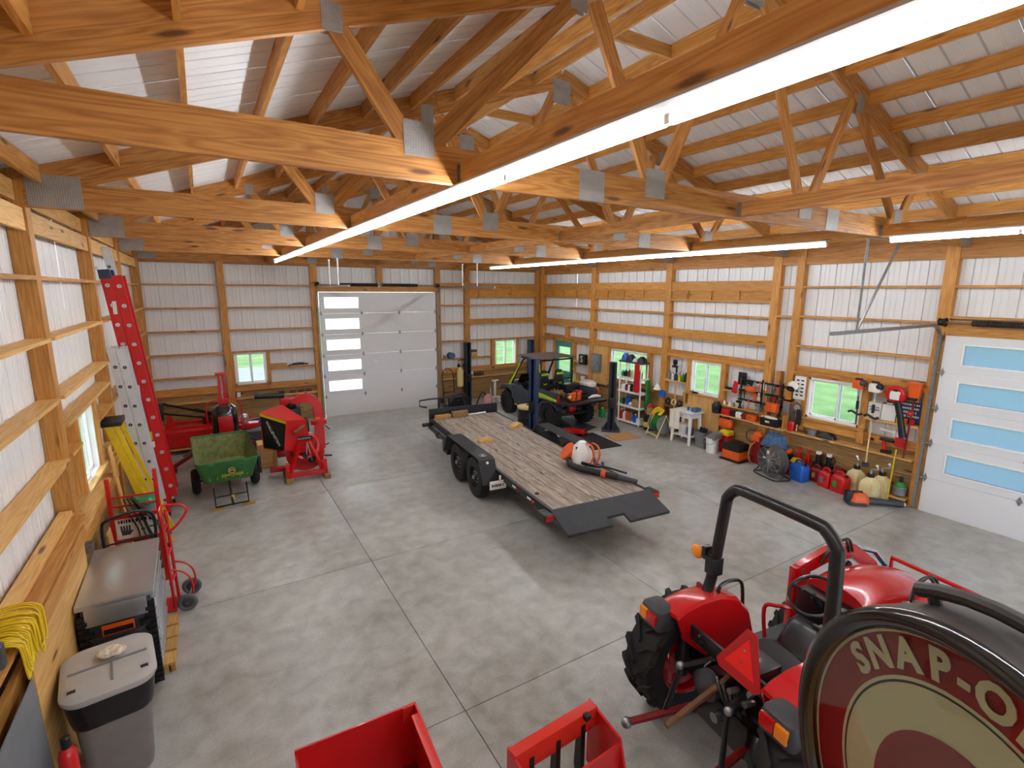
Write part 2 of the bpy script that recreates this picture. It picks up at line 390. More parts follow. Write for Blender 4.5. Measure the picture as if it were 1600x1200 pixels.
clad(wall_right, Pr, YF, YB+DB, [D2, D3, W3, W4, W5], -.1, lambda u: roof_z(XR)-.01)
clad(wall_left, Pl, YF, YB+DB, [W6], -.1, lambda u: roof_z(XL)-.01)
clad(wall_front, Pf, XL-DB, XR+DB, [(2.2, 9.0, -.1, 4.1)], -.1, lambda u: roof_z(u)+.02)  # wide open doorway added unseen behind the camera, to let daylight in
def bk(name, u0, u1, z0, z1, d0=0, d1=.14, m='pine'): return plank(name, (u0, YB+d0, z0), (u1, YB+d1, z1), wall_back, m)
def rt(name, u0, u1, z0, z1, d0=0, d1=.14, m='pine'): return plank(name, (XR+d0, u0, z0), (XR+d1, u1, z1), wall_right, m)
def lf(name, u0, u1, z0, z1, d0=0, d1=.14, m='pine'): return plank(name, (XL-d1, u0, z0), (XL-d0, u1, z1), wall_left, m)
# back wall posts, girts
for a, b, z0, z1 in ((XL-.14, XL+.02, 0, 5.0), (.385, .56, 0, 5.2), (2.73, 2.92, 0, 5.9), (4.68, 4.86, 3.98, 6.5), (6.61, 6.79, 0, 5.9), (7.69, 7.87, 0, 5.5), (XR-.10, XR+.10, 0, 5.0)):
    bk('post', a, b, z0, z1)
GZ = (3.95, 3.34, 2.73, 2.12)
bays = [(XL+.02, .385), (.56, 2.73), (6.79, 7.69), (7.87, XR-.10)]
for i, (a, b) in enumerate(bays):
    for z in GZ:
        if i == 3 and z in (3.95, 2.73): continue
        bk('girt', a, b, z-.019, z+.019, .0, .14)
    if i != 1: bk('girt', a, W2[0]-.12 if i == 3 else b, 1.50-.019, 1.50+.019)
    else: bk('girt', W1[1]+.1, b, 1.60-.019, 1.60+.019)
    bk('skirt_girt', a, b, 1.02, 1.20 if i else 1.22, .03, .07)
    bk('shelf_board', a, b, .80, .84, -.03, .14, 'pine_pale')
    for z0 in (.0, .26, .52, .78):
        bk('skirt_plank', a, b, z0, z0+.25, .10, .14, 'treated')
for (z0, z1) in ((3.90, 4.08), (2.68, 2.86), (3.62, 3.86)): bk('girt_board', 7.87, XR-.10, z0, z1, .02, .06)
bk('girt', 7.87, XR-.1, 3.86, 3.90, -.0, .14); bk('girt', 7.87, XR-.1, 3.58, 3.62, -.0, .14); bk('girt', 6.79, 7.69, 3.9, 4.08, .02, .06)
for u in (8.2, 8.9, 9.5, 10.1): bk('blocking', u, u+.05, 3.62, 3.86, 0, .1)
bk('header', 2.92, 6.61, 3.78, 3.97, .0, .14); bk('ledger', XL, XR, 4.50, 4.74, .02, .06, 'pine_truss')
for w_, lo, hi in ((W1, W1[0]-.04, W1[1]+.09), (W2, W2[0]-.12, W2[1]+.08)):
    bk('window_stud', lo, w_[0], 1.04, 2.10); bk('window_stud', w_[1], hi, 1.04, 2.10); bk('window_sill', lo, hi, w_[2]-.04, w_[2])
for z in (5.2, 5.8): bk('gable_girt', 1.2 if z < 5.5 else 2.9, 8.2 if z < 5.5 else 6.5, z, z+.04, .08, .14)
# right wall
rp = [(15.48, 15.66), (12.60, 12.80), (9.52, 9.72), (6.52, 6.70), (6.02, 6.18), (3.50, 3.68), (.3, .48), (-2.75, -2.58)]
for a, b in rp: rt('post', a, b, 3.14 if a < .6 and a > 0 else 0, 5.0)
rb = [(12.80, 15.48), (9.72, 12.60), (6.70, 9.52), (3.68, 6.02)]
for i, (a, b) in enumerate(rb):
    if i < 3:
        rt('girt_board', a, b, 3.90, 4.09, .02, .06); rt('girt', a, b, 3.862, 3.90, -.0, .14); rt('girt_board', a, b, 3.64, 3.862, .05, .09); rt('girt', a, b, 3.60, 3.64)
        for k in (.28, .55, .8): rt('blocking', a+(b-a)*k, a+(b-a)*k+.05, 3.64, 3.86, 0, .1)
        rt('girt', a, b, 3.25, 3.29); rt('girt_board', a, b, 2.68, 2.87, .0, .04); rt('girt', a, b, 2.64, 2.68)
        if i == 0: rt('stud', 14.0, 14.12, 2.22, 2.64)
    else:
        for z in (3.95, 3.34, 2.72): rt('girt', a, b, z-.019, z+.019)
    rt('header', a, b, 2.14, 2.20, -.0, .14); rt('girt_board', a, b, 2.20, 2.30, .06, .10)
    rt('header', a, b, 2.10, 2.14, .02, .14)
for a, b in ((12.80, 13.62), (6.70, 9.52), (3.68, 6.02), (9.72, 12.6)):
    for z0 in (0, .27, .54, .81): rt('skirt_plank', a, b, z0, z0+.26, .10, .14, 'treated')
for w_ in (W3, W4, W5):
    rt('window_stud', w_[0]-.12, w_[0], .95, 2.12); rt('window_stud', w_[1], w_[1]+.10, .95, 2.12)
    rt('window_sill', w_[0]-.12, w_[1]+.12, w_[2]-.045, w_[2], -.03, .14); rt('skirt_girt', w_[0]-.3, w_[1]+.2, 1.02, 1.19, .02, .06)
for a, b in ((13.62, 13.72), (14.72, 14.84)): rt('door_stud', a, b, 0, 2.2)
rt('skirt_girt', 3.68, 4.60, 1.02, 1.19, .02, .06)
rt('shelf_board', 3.68, 6.02, .855, .89, -.12, .14, 'pine_pale'); rt('shelf_board', 6.70, 7.80, .865, .90, -.12, .14, 'pine_pale')
rt('shelf_board', 6.70, 7.66, 1.10, 1.13, -.055, .14, 'pine_pale'); rt('shelf_board', 3.68, 4.54, 1.46, 1.50, -.055, .14, 'pine_pale'); rt('shelf_board', 6.70, 7.68, 1.47, 1.505, .0, .14, 'pine_pale')
rt('shelf_board', 8.84, 9.52, 1.44, 1.48, -.04, .14, 'pine_pale'); rt('shelf_board', 12.8, 13.62, 1.46, 1.5, -.04, .14, 'pine_pale'); rt('shelf_board', 6.02, 6.70, .865, .9, -.19, .0, 'pine_pale')
rt('plywood_panel', 7.74, 8.86, .05, 1.19, .0, .015, 'plywood'); rt('plywood_panel', 11.9, 12.58, .9, 2.12, .0, .015, 'plywood'); rt('backing_board', 3.74, 4.40, 1.92, 2.10, .0, .03, 'pine_pale')
rt('girt', 6.18, 6.52, 3.93, 3.97); rt('girt', 6.18, 6.52, 3.30, 3.34); rt('stud', 6.30, 6.40, 1.0, 2.12)
rt('shelf_board', 6.02, 6.52, 1.50, 1.54, 0, .14, 'pine_pale')
rt('girt', -6, 3.50, 3.93, 3.97); rt('header', -.3, 3.50, 3.14, 3.34, .0, .06); rt('header', -.3, 3.5, 3.34, 3.40, .02, .14, 'treated'); rt('girt', .48, 3.5, 3.42, 3.46)
rt('ledger', YF, YB, 4.40, 4.56, .02, .06, 'pine_truss'); rt('ledger', YF, YB, 4.56, 4.80, .04, .08, 'pine_truss')
# left wall
for u in (15.62, 12.48, 9.44, 6.40, 3.36, .3, -2.74): lf('post', u, u+.17, 0, 5.02, 0, .15)
lb = [(12.65, 15.62), (9.61, 12.48), (6.57, 9.44), (3.53, 6.40), (.47, 3.36), (-2.57, .3)]
for i, (a, b) in enumerate(lb):
    for z in (3.94, 3.36, 2.77, 2.16): 
        if i == 2 and z == 2.16: lf('girt', 8.34, b, z-.019, z+.019, -.03, .14); lf('girt', a, 7.06, z-.019, z+.019, -.03, .14); continue
        lf('girt', a, b, z-.019, z+.019, -.03 if z < 3.5 else .0, .14, 'pine_pale' if z < 3.9 else 'pine')
    lf('girt', a, b, 1.55-.019, 1.55+.019, -.03, .14, 'pine_pale'); lf('skirt_girt', a, b, 1.02, 1.2, .03, .07)
    for z0 in (0, .26, .52, .78): lf('skirt_plank', a, b, z0, z0+.25, .10, .14, 'treated')
    lf('eave_board', a, b, 4.36, 4.56, .02, .06, 'pine_pale'); lf('eave_board', a, b, 4.62, 4.8, .06, .1, 'pine_pale')
lf('header', 6.57, 9.44, 2.46, 2.50, -.03, .14, 'pine_pale'); lf('window_stud', 7.06, 7.16, 1.55, 2.46); lf('window_stud', 8.22, 8.34, 1.55, 2.46)
lf('shelf_board', 6.57, 9.44, 1.30, 1.34, -.03, .14, 'pine_pale')
# --- windows
def window(n, wall, w_, slide=.5):
    u0, u1, z0, z1 = w_
    W = struct('window_%d' % n)
    P = {'b': lambda u, d: (u, YB+d), 'r': lambda u, d: (XR+d, u), 'l': lambda u, d: (XL-d, u)}[wall]
    def bar(name, a, b, c, d_, e0, e1, m='vinyl', par=W):
        p = P(a, e0); q = P(b, e1)
        return G().ab((min(p[0], q[0]), min(p[1], q[1]), c), (max(p[0], q[0]), max(p[1], q[1]), d_), bev=.004 if m == 'vinyl' else 0).obj(name, m, par)
    t = .05
    for a, b, c, d_ in ((u0, u1, z0, z0+t), (u0, u1, z1-t, z1), (u0, u0+t, z0, z1), (u1-t, u1, z0, z1)): bar('frame', a, b, c, d_, .04, .15)
    um = u0+(u1-u0)*slide
    for k, (a, b, e) in enumerate(((u0+t, um+.03, .06), (um-.03, u1-t, .10))):
        s = .035
        for q in ((a, b, z0+t, z0+t+s), (a, b, z1-t-s, z1-t), (a, a+s, z0+t, z1-t), (b-s, b, z0+t, z1-t)): bar('sash', *q, e, e+.03)
        bar('pane', a+s, b-s, z0+t+s, z1-t-s, e+.012, e+.018, 'glass')
for n, wl, w_, sl in ((1, 'b', W1, .5), (2, 'b', W2, .5), (3, 'r', W3, .5), (4, 'r', W4, .5), (5, 'r', W5, .42), (6, 'l', W6, .5)): window(n, wl, w_, sl)
# --- overhead doors.  local frame: x across the door, y into the room, z up
def overhead(n, X, wd, nsec, sh, win, hx, spr):
    Dn = struct('door_%d' % n); H_ = nsec*sh
    for i in range(nsec):
        z0 = i*sh; sec = struct('section'); sec.parent = Dn; del sec['kind']
        g = G()
        if i == 0: g.ab((0, -.05, z0+.003), (wd, 0, z0+sh-.003), bev=.004)
        else:
            a, b = win; c0, c1 = z0+sh/2-.16, z0+sh/2+.16
            for q in (((0, z0+.003), (wd, c0)), ((0, c1), (wd, z0+sh-.003)), ((0, c0), (a, c1)), ((b, c0), (wd, c1))):
                g.ab((q[0][0], -.05, q[0][1]), (q[1][0], 0, q[1][1]))
            h = G()
            for q in (((a-.025, c0-.025), (b+.025, c0)), ((a-.025, c1), (b+.025, c1+.025)), ((a-.025, c0), (a, c1)), ((b, c0), (b+.025, c1))): h.ab((q[0][0], -.03, q[0][1]), (q[1][0], .012, q[1][1]), bev=.003)
            for gg, nm, mm in ((h, 'window_frame', 'vinyl'), (G().ab((a, -.03, c0), (b, -.022, c1)), 'pane', spr.get('pm', 'frosted'))):
                gg.v = [tuple(X @ V(p)) for p in gg.v]; gg.obj(nm, mm, sec)
        for zz in (z0+.06, z0+sh-.06): g.ab((0, 0, zz-.002), (wd, .0015, zz+.002))
        g.v = [tuple(X @ V(p)) for p in g.v]; g.obj('panel', 'door_white', sec)
    def part(g, nm, mm): g.v = [tuple(X @ V(p)) for p in g.v]; return g.obj(nm, mm, Dn)
    for i in range(1, nsec):
        for x_ in hx:
            g = G().prism([(-.035, 0), (0, .08), (.035, 0), (0, -.08)], 0, .012, TR(x_, 0, i*sh)); g.cyl((x_-.04, .014, i*sh), (x_+.04, .014, i*sh), .011, n=8); part(g, 'hinge', 'galv')
        for x_, s in ((.03, -1), (wd-.03, 1)):
            g = G().prism([(-.03, 0), (0, .08), (.03, 0), (0, -.08)], 0, .012, TR(x_, 0, i*sh)); g.cyl((x_-.03*s, .05, i*sh), (x_+.10*s, .05, i*sh), .01, n=8); g.ab((x_-.02, 0, i*sh-.03), (x_+.02, .05, i*sh+.03)); part(g, 'roller_hinge', 'galv')
    for x_, s in ((-.06, -1), (wd+.06, 1)):
        pts = [(x_, .05, .05), (x_, .05, H_-.1)]+[(x_, .05+.38*(1-math.cos(t*PI/12)), H_-.1+.28*math.sin(t*PI/12)) for t in range(1, 7)]+[(x_, spr['len'], H_+.16)]
        part(G().tube(pts, .034, 4, flat=(1, 1)), 'track', 'galv')
        part(G().ab((x_-.015, -.04, .0), (x_+.015, .012, H_)), 'jamb_angle', 'galv')
        for hy in spr['hang']:
            z1 = EZ+.02
            g = G().box((x_, hy, (H_+.14+z1)/2), (.035, .004, z1-H_-.14)).box((x_, hy, (H_+.14+z1)/2), (.004, .035, z1-H_-.14)); g.tube([(x_, hy, H_+.16), (x_, hy-spr['diag'], z1)], .018, 4); g.box((x_, hy-spr['diag']/2, z1), (.035, spr['diag']+.1, .03)); part(g, 'track_hanger', spr['hm'])
    zs = H_+.22; a, b = spr['span']
    part(G().cyl((-.12, .07, zs), (wd+.12, .07, zs), .013, n=8), 'torsion_shaft', 'galv')
    for x_ in (-.05, wd+.05): part(G().lathe([(.03, -.05), (.075, -.05), (.075, -.03), (.06, -.02), (.06, .04), (.075, .05)], 16, TR(x_, .07, zs, ry=PI/2)), 'cable_drum', 'black')
    for c0, c1 in ((a, (a+b)/2-.06), ((a+b)/2+.06, b)):
        g = G(); nc = int((c1-c0)/.022)
        for k in range(nc): g.torus(.04, .009, 12, 5, TR(c0+k*.022, .07, zs, ry=PI/2))
        part(g, 'torsion_spring', 'black')
    part(G().box(((a+b)/2, .0, zs), (.08, .06, .14)), 'spring_bracket', 'galv')
    return Dn, part
d1, pt1 = overhead(1, TR(6.595, YB-.02, 0, rz=PI), 3.66, 6, .628, (2.52, 3.52), (1.25, 2.44), dict(len=3.9, hang=(1.95, 2.9), diag=.0001, span=(.65, 3.1), hm='vinyl'))
d2, pt2 = overhead(2, TR(XR-.02, -.155, 0, rz=PI/2), 3.66, 5, .628, (2.36, 3.38), (1.2, 2.4), dict(len=3.55, hang=(2.9,), diag=.95, span=(.3, 3.35), hm='galv', pm='frosted_blue'))
pt1(G().box((2.1, .02, 1.62), (.14, .02, .03), bev=.005).box((2.16, .03, 1.64), (.02, .03, .1), bev=.005), 'lock_handle', 'vinyl')
# green entry door in the right wall by the back corner
d3 = struct('door_3')
g = G().ab((XR+.06, D3[0], 0), (XR+.11, D3[1], 1.05)).ab((XR+.06, D3[0], 1.05), (XR+.11, D3[0]+.16, 1.9)).ab((XR+.06, D3[1]-.16, 1.05), (XR+.11, D3[1], 1.9)).ab((XR+.06, D3[0], 1.9), (XR+.11, D3[1], 2.12)).obj('door_leaf', mat('door_green', (64, 138, 124), .4, var=.05).name, d3)
G().ab((XR+.08, D3[0]+.16, 1.05), (XR+.09, D3[1]-.16, 1.9)).obj('pane', 'glass', d3)
G().cyl((XR+.06, D3[0]+.08, .98), (XR-.0, D3[0]+.08, .98), .012, n=8).ball((XR-.01, D3[0]+.08, .98), .03).obj('knob', 'chrome', d3)
# --- ceiling: trusses, purlins, roof sheets, bracing
ceiling = struct('ceiling')
WEBS = [((1.25, 4.80), (.80, 5.42)), ((1.40, 4.80), (2.66, 6.05)), ((2.78, 6.03), (3.46, 4.80)), ((3.60, 4.80), (4.56, 6.62))]
for ti, ty in enumerate(TY):
    tr = bpy.data.objects.new('truss', None); COL.objects.link(tr); tr.parent = ceiling; tr.location = (0, ty, 0)
    wm = 'pine_truss'
    for a, b in ((XL, 2.80), (2.805, 6.50), (6.505, XR)): board('bottom_chord', (a, 0, EZ+.12), (b, 0, EZ+.12), .24, .045, tr, wm)
    for sg in (1, -1):
        q = lambda x_: x_ if sg > 0 else 2*RX-x_
        cz = .125/math.cos(math.atan(.345))
        board('top_chord', (q(XL), 0, chord_z(XL)+cz), (q(2.75), 0, chord_z(2.75)+cz), .25, .045, tr, wm)
        board('top_chord', (q(2.755), 0, chord_z(2.755)+cz), (q(RX), 0, chord_z(RX)+cz), .25, .045, tr, wm)
        for (a, b) in WEBS: board('web', (q(a[0]), 0, a[1]), (q(b[0]), 0, b[1]), .125, .042, tr, wm, up=(1, 0, .2))
        plates = [(-1.08, 4.725, .40, .29), (1.32, 4.83, .21, .22), (3.52, 4.78, .24, .24), (2.62, 6.02, .16, .2), (.80, 5.42, .12, .16)]
        if sg > 0: plates += [(2.80, 4.69, .26, .24), (RX-.02, 6.66, .3, .3)]
        else: plates += [(2.94, 4.69, .26, .24)]
        for x_, z_, w_, h_ in plates:
            for s in (-1, 1):
                k = plank('nail_plate', (q(x_)-w_/2, s*.0225, z_-h_/2), (q(x_)+w_/2, s*.0265, z_+h_/2), tr, 'nailplate')
for i in range(len(TY)-1):
    y1, y0 = TY[i]-.023, TY[i+1]+.023
    for sg in (1, -1):
        for k in range(10):
            x_ = XL+.12+k*.60; xx = x_ if sg > 0 else 2*RX-x_
            if x_ > RX-.05: continue
            zt = roof_z(xx)-.012
            plank('purlin', (xx-.019, y0, zt-.165), (xx+.019, y1, zt), ceiling, 'pine')
    for bx_, z0 in ((1.62, EZ+.001), (4.72, EZ+.02), (7.67, EZ+.001)):
        plank('brace', (bx_-.019, y0, z0), (bx_+.019, y1, z0+.14), ceiling, 'pine_truss' if bx_ < 7 and bx_ > 2 else 'pine')
        for yy in (y0, y1): G().box((bx_, yy+(.02 if yy == y0 else -.02), z0+.07), (.05, .04, .12)).obj('joist_hanger', 'galv', ceiling)
    plank('ridge_blocking', (RX-.47, y0+1.4, roof_z(RX)-.34), (RX+.47, y0+1.44, roof_z(RX)-.20), ceiling)
ys = YF-.2
while ys < YB+.2:
    us = [(0, 0)]
    for k in range(3): us += [(k*.305+a, b) for a, b in ROOF_RIB]
    us.append((.913, 0))
    for sg in (1, -1):
        xe = XL-.3 if sg > 0 else XR+.3
        n = len(us); g = G()
        g.add([(xe, ys+u, roof_z(xe)+d+.002) for u, d in us]+[(RX, ys+u, roof_z(RX)+d+.002) for u, d in us], [(i, i+1, n+i+1, n+i) for i in range(n-1)])
        g.obj('roof_sheet', 'roof_white', ceiling, sharp=20)
    ys += .914
# --- strip lights
def strip(x_, y0, y1, label, zt=EZ+.001):
    t = T('strip_light', label, 'light', (x_, (y0+y1)/2, zt), 0, 'strip lights under the trusses')
    h = (y1-y0)/2
    G().prism([(-.05, 0), (.05, 0), (.05, -.012), (.018, -.045), (-.018, -.045), (-.05, -.012)], -h, h).obj('housing', 'fixture_grey', t)
    n = max(1, round((y1-y0)/1.24)); s = (y1-y0)/n
    for k in range(n):
        G().cyl((0, -h+k*s+.018, -.072), (0, -h+(k+1)*s-.018, -.072), .0155, n=12).obj('led_tube', 'led_tube', t)
        for e in (-h+k*s+.008, -h+(k+1)*s-.008): G().box((0, e, -.052), (.03, .014, .06)).obj('lamp_holder', 'vinyl', t)
    return t
for k in range(8):
    y1 = 13.9-k*2.48
    strip(1.62, y1-2.48, y1, 'bright LED strip light in the long row on the ladder side')
for k in range(4): strip(7.67, 13.95-(k+1)*2.48, 13.95-k*2.48, 'LED strip light on the tool wall side, between gap and back wall')
for k in range(3): strip(7.67, 3.25-(k+1)*2.48, 3.25-k*2.48, 'LED strip light on the tool wall side, starting beside the track hanger')
# --- loft edge that the camera stands on
lo = struct('loft_floor')
for k in range(22): plank('plank', (-1.3+k*.3, -2.6, 2.34), (-1.3+k*.3+.295, .50, 2.375), lo, 'pine_pale')
plank('rim_joist', (-1.3, .46, 2.10), (5.3, .50, 2.34), lo, 'pine'); plank('rim_joist', (5.26, -2.6, 2.10), (5.3, .46, 2.34), lo, 'pine')
for x_ in (2.2, 5.2): plank('post', (x_, .30, 0), (x_+.1, .46, 2.34), lo, 'pine')
# ================================================================ left wall side
def ladder(name, label, y0, wd, foot, top, rail_d, secs, mrail, mrung, capm=None, rings=True):
    """leaning ladder: rails in planes of constant y, secs nested sections side by side"""
    a = V((foot[0], 0, foot[1])); b = V((top[0], 0, top[1])); ax = (b-a).normalized(); nr = V((ax.z, 0, -ax.x))
    t = T(name, label, 'ladder', (foot[0], y0, 0)); L = (b-a).length
    for s in range(secs):
        off = nr*(s*(rail_d+.012)); s0 = .0 if s == 0 else .25; s1 = L if s == 0 else L-.1
        if s == 1: s0, s1 = .28, L-.02
        sec = bpy.data.objects.new('ladder_section', None); COL.objects.link(sec); sec.parent = t
        for yy in (0, wd):
            p0 = a+ax*s0+off; p1 = a+ax*s1+off; p0.x -= foot[0]; p1.x -= foot[0]
            board('rail', p0+V((0, yy, 0)), p1+V((0, yy, 0)), rail_d, .03, sec, mrail, up=nr)
        k = s0+.2
        while k < s1-.05:
            c = a+ax*k+off; c.x -= foot[0]
            G().cyl((c.x, -.02, c.z), (c.x, wd+.02, c.z), .017, n=8).obj('rung', mrung, sec)
            G().torus(.024 if rings else .016, .007 if rings else .009, 12, 5, TR(c.x, -.018, c.z, rx=PI/2)).obj('rung_plate', 'alu_light' if rings else 'black', sec)
            k += .305
    for yy in (0, wd):
        if capm: p = a+ax*(L-.06); board('end_cap', V((p.x-foot[0], yy, p.z)), V((p.x-foot[0], yy, p.z))+ax*.14, rail_d+.02, .045, t, capm, up=nr)
        G().box((0, yy, .04), (.11, .05, .07), TR(ry=0), bev=.012).obj('foot', 'black', t)
    return t
t = ladder('extension_ladder', 'tall red fiberglass extension ladder leaning on the wall with white rung rings', 10.0, .42, (-.84, .05), (-1.242, 4.05), .13, 2, 'red', 'alu', 'navy')
for k, (zz, s) in enumerate(((3.55, .2), (2.2, .22), (1.45, .14), (1.3, .1))):
    f_ = (zz-.05)/4.0; G().box((-.46*f_+.07, -.019, zz), (.05, .004, s), TR()).obj('sticker', 'white' if k != 2 else 'yellow', t)
ladder('extension_ladder', 'short aluminium extension ladder leaning in front of the red ladder', 9.55, .40, (-.96, .05), (-1.238, 2.96), .10, 2, 'alu_light', 'alu', None, False)
ladder('extension_ladder', 'tallest aluminium extension ladder leaning behind the red ladder, reaching the trusses', 10.62, .42, (-.80, .05), (-1.28, 4.50), .08, 1, 'alu_light', 'alu', None, False)
# yellow step ladder, folded
t = T('step_ladder', 'folded yellow fiberglass step ladder with black top leaning by the window', 'ladder', (-.86, 8.75, 0))
tp = V((-.40, -.2, 1.98)); nx = V((.98, 0, .2))
for yy in (0, .48):
    y1 = .06 if yy == 0 else -.06
    board('front_rail', (.03, yy, .04), tp+V((0, yy+y1, 0)), .085, .03, t, 'yellow', up=nx)
    board('rear_rail', (.14, yy+.02, .04), tp+V((.09, yy+y1, 0)), .05, .03, t, 'yellow', up=nx)
    G().box((.04, yy, .03), (.14, .05, .06), bev=.01).obj('foot', 'black', t)
for k in range(1, 7):
    f_ = k/7; c = V((.03, 0, .04)).lerp(tp, f_); G().box((c.x, .24+c.y+.0, c.z), (.09, .44-.1*f_, .03)).obj('step', 'yellow', t)
G().box((tp.x+.03, tp.y+.24, tp.z+.03), (.24, .44, .07), bev=.015).obj('top_cap', 'black', t)
# plywood offcut behind the step ladder, plywood sheet by the bins
def lean_sheet(name, label, y0, y1, z1, x0, x1, th, m, cat='board', z0=.0):
    o = board(name, ((x0+x1)/2, y0, (z0+z1)/2), ((x0+x1)/2, y1, (z0+z1)/2), math.hypot(z1-z0, x1-x0), th, None, m, up=((x1-x0), 0, z1-z0)); return tag(o, label, cat)
lean_sheet('plywood_sheet', 'knotty plywood sheet leaning on the wall beside the trash can', 4.40, 6.30, 1.32, -1.245, -1.258, .018, 'plywood')
lean_sheet('plywood_offcut', 'narrow pale plywood offcut leaning behind the yellow step ladder', 8.36, 8.54, 1.75, -1.13, -1.26, .016, 'pine_pale')
lean_sheet('plywood_offcut', 'wide plywood offcut standing on the floor below the window', 7.42, 7.66, .9, -1.18, -1.25, .016, 'plywood')
lean_sheet('metal_sheet', 'grey metal sheet leaning against the wall under the yellow rope', 3.45, 4.36, 1.18, -1.21, -1.25, .006, 'grey')
for k, (lbl, y0, y1, z, x0, x1) in enumerate((('long pale board lying on the wall girt, next to the steel', 3.54, 6.38, 1.595, -1.42, -1.30), ('long amber board lying on the wall girt, at its outer edge', 3.55, 6.3, 1.594, -1.295, -1.20), ('short board stacked on top of the two boards on the girt', 4.2, 6.36, 1.634, -1.41, -1.31))):
    tag(plank('lumber_board', (x0, y0, z-.019), (x1, y1, z+.019), None, 'pine_pale' if k != 1 else 'pine'), lbl, 'board')
tag(plank('lumber_board', (-1.26, 4.3, 1.345), (-1.22, 6.3, 1.50), None, 'pine'), 'wide plank on edge resting on top of the leaning plywood sheet', 'board')
# rope coil over the girt
g = G(); rr = random.Random(21)
for k in range(30):                                     # strands lie over the boards and hang down in front of them
    y0 = rr.uniform(3.95, 4.34); w_ = rr.uniform(.06, .13); u = rr.uniform(0, .03); h_ = rr.uniform(.10, .22); xb = rr.uniform(-1.40, -1.28); f = -1.180+rr.uniform(0, .035)
    pts = [(xb, y0, 1.666+u), (-1.24, y0-.01, 1.668+u), (f-.012, y0, 1.650+u*.5), (f, y0+.01, 1.60), (f+.004, y0+.02, 1.62-h_*.7), (f+.006, y0+w_*.5, 1.62-h_), (f+.004, y0+w_-.02, 1.62-h_*.7), (f, y0+w_-.01, 1.60), (f-.012, y0+w_, 1.650+u*.5), (-1.24, y0+w_+.01, 1.668+u), (xb, y0+w_, 1.666+u)]
    g.tube(sm(pts, 3, True), .0065, 5, closed=True)
tag(g.obj('rope_coil', 'yellow'), 'coil of thin yellow rope draped over the boards', 'rope')
G_ = G().rloft([(1.615, .13, .10, .03), (1.75, .13, .10, .03), (1.77, .10, .08, .03)], X=TR(-1.27, 3.86, 0)); tag(G_.obj('battery_pack', 'grey_dark'), 'dark grey battery pack beside the yellow rope', 'battery')
t = T('pump_sprayer', 'red garden pump with black cap standing behind the metal sheet', 'pump', (-1.10, 4.20, 0)); G().lathe([(.05, 0), (.055, .02), (.055, .62), (.04, .66), (.02, .68)], 14).obj('barrel', 'red', t); G().lathe([(.025, .66), (.03, .7), (.03, .75), (.02, .76)], 12).obj('cap', 'black', t)
# rolling tool chest
t = T('tool_chest', 'grey rolling tool chest with stainless top and black end panels', 'tool chest', (-.945, 6.06, 0), R_(1))
G().box((0, 0, .56), (.52, 1.12, .86), bev=.01).obj('body', 'grey_dark', t)
mat('stainless', (190, 192, 194), .28, .75, var=.06, scale=3)
G().box((0, 0, 1.03), (.58, 1.20, .05), bev=.006).obj('top', 'stainless', t)
G().box((0, -.585, .92), (.46, .03, .18), bev=.004).obj('upper_panel', 'stainless', t)
for sx in (-1, 1):
    g = G().box((sx*.25, -.57, .5), (.07, .05, .86))
    for k in range(14): g.box((sx*.25, -.60, .12+k*.058), (.07, .03, .03))
    g.obj('end_panel', 'black', t)
for k in range(7):
    d_ = G().box((.268, 0, .2+k*.115), (.02, 1.04, .105), bev=.004).obj('drawer', 'stainless', t); G().box((.285, 0, .235+k*.115), (.018, 1.0, .018), bev=.004).obj('drawer_pull', 'alu', d_)
G().tube(sm([(-.2, -.60, .74), (-.17, -.68, .735), (0, -.69, .735), (.17, -.68, .735), (.2, -.60, .74)], 4), .017, 8).obj('push_handle', 'black', t)
for sx in (-1, 1): G().box((sx*.2, -.61, .75), (.07, .05, .05), bev=.01).obj('handle_mount', 'black', t)
g = G().box((0, -.596, .76), (.24, .008, .10)); g.obj('label_plate', 'orange', t); G().box((0, -.602, .745), (.22, .006, .05)).obj('label_band', 'black', t)
for sx in (-1, 1):
    for sy in (-1, 1):
        c = G().cyl((sx*.2-.02, sy*.48, .06), (sx*.2+.02, sy*.48, .06), .06, n=14).box((sx*.2, sy*.48, .11), (.07, .08, .05)).obj('caster', 'rubber', t)
# trash can with bag and rag
t = T('trash_can', 'grey wheeled trash can with black liner bag and closed lid', 'trash can', (-.90, 4.70, 0), R_(8))
G().rloft([(.02, .40, .46, .08), (.10, .42, .48, .08), (.80, .50, .58, .10), (.84, .54, .62, .10)], 5).obj('bin_body', mat('bin_grey', (128, 122, 118), .6, var=.08).name, t)
G().rloft([(.60, .505, .585, .12), (.68, .53, .61, .12), (.80, .555, .635, .12), (.85, .56, .64, .12)], 5).obj('liner_bag', mat('bag', (26, 24, 26), .3, var=.2, bump=.9, bscale=14).name, t)
G().rloft([(.83, .57, .65, .13), (.86, .60, .68, .14), (.885, .60, .68, .14), (.905, .56, .64, .14), (.915, .50, .58, .12)], 6).obj('lid', mat('lid_grey', (176, 172, 166), .6, var=.06).name, t)
G().box((0, 0, .918), (.5, .02, .012), bev=.004).box((.02, -.13, .918), (.016, .24, .01), bev=.003).obj('lid_seam', 'grey', t)
for sx in (-1, 1): G().box((sx*.22, -.22, .915), (.05, .03, .015), bev=.004).obj('lid_latch', 'black', t)
for sx in (-1, 1): G().cyl((sx*.19-.03, .24, .09), (sx*.19+.03, .24, .09), .09, n=16).obj('wheel', 'rubber', t)
g = G(); rr = random.Random(3)
for i in range(7): g.ball((rr.uniform(-.06, .06), rr.uniform(-.05, .05), .02+.004*i), rr.uniform(.035, .06), 10, sq=(1.2, 1, .5))
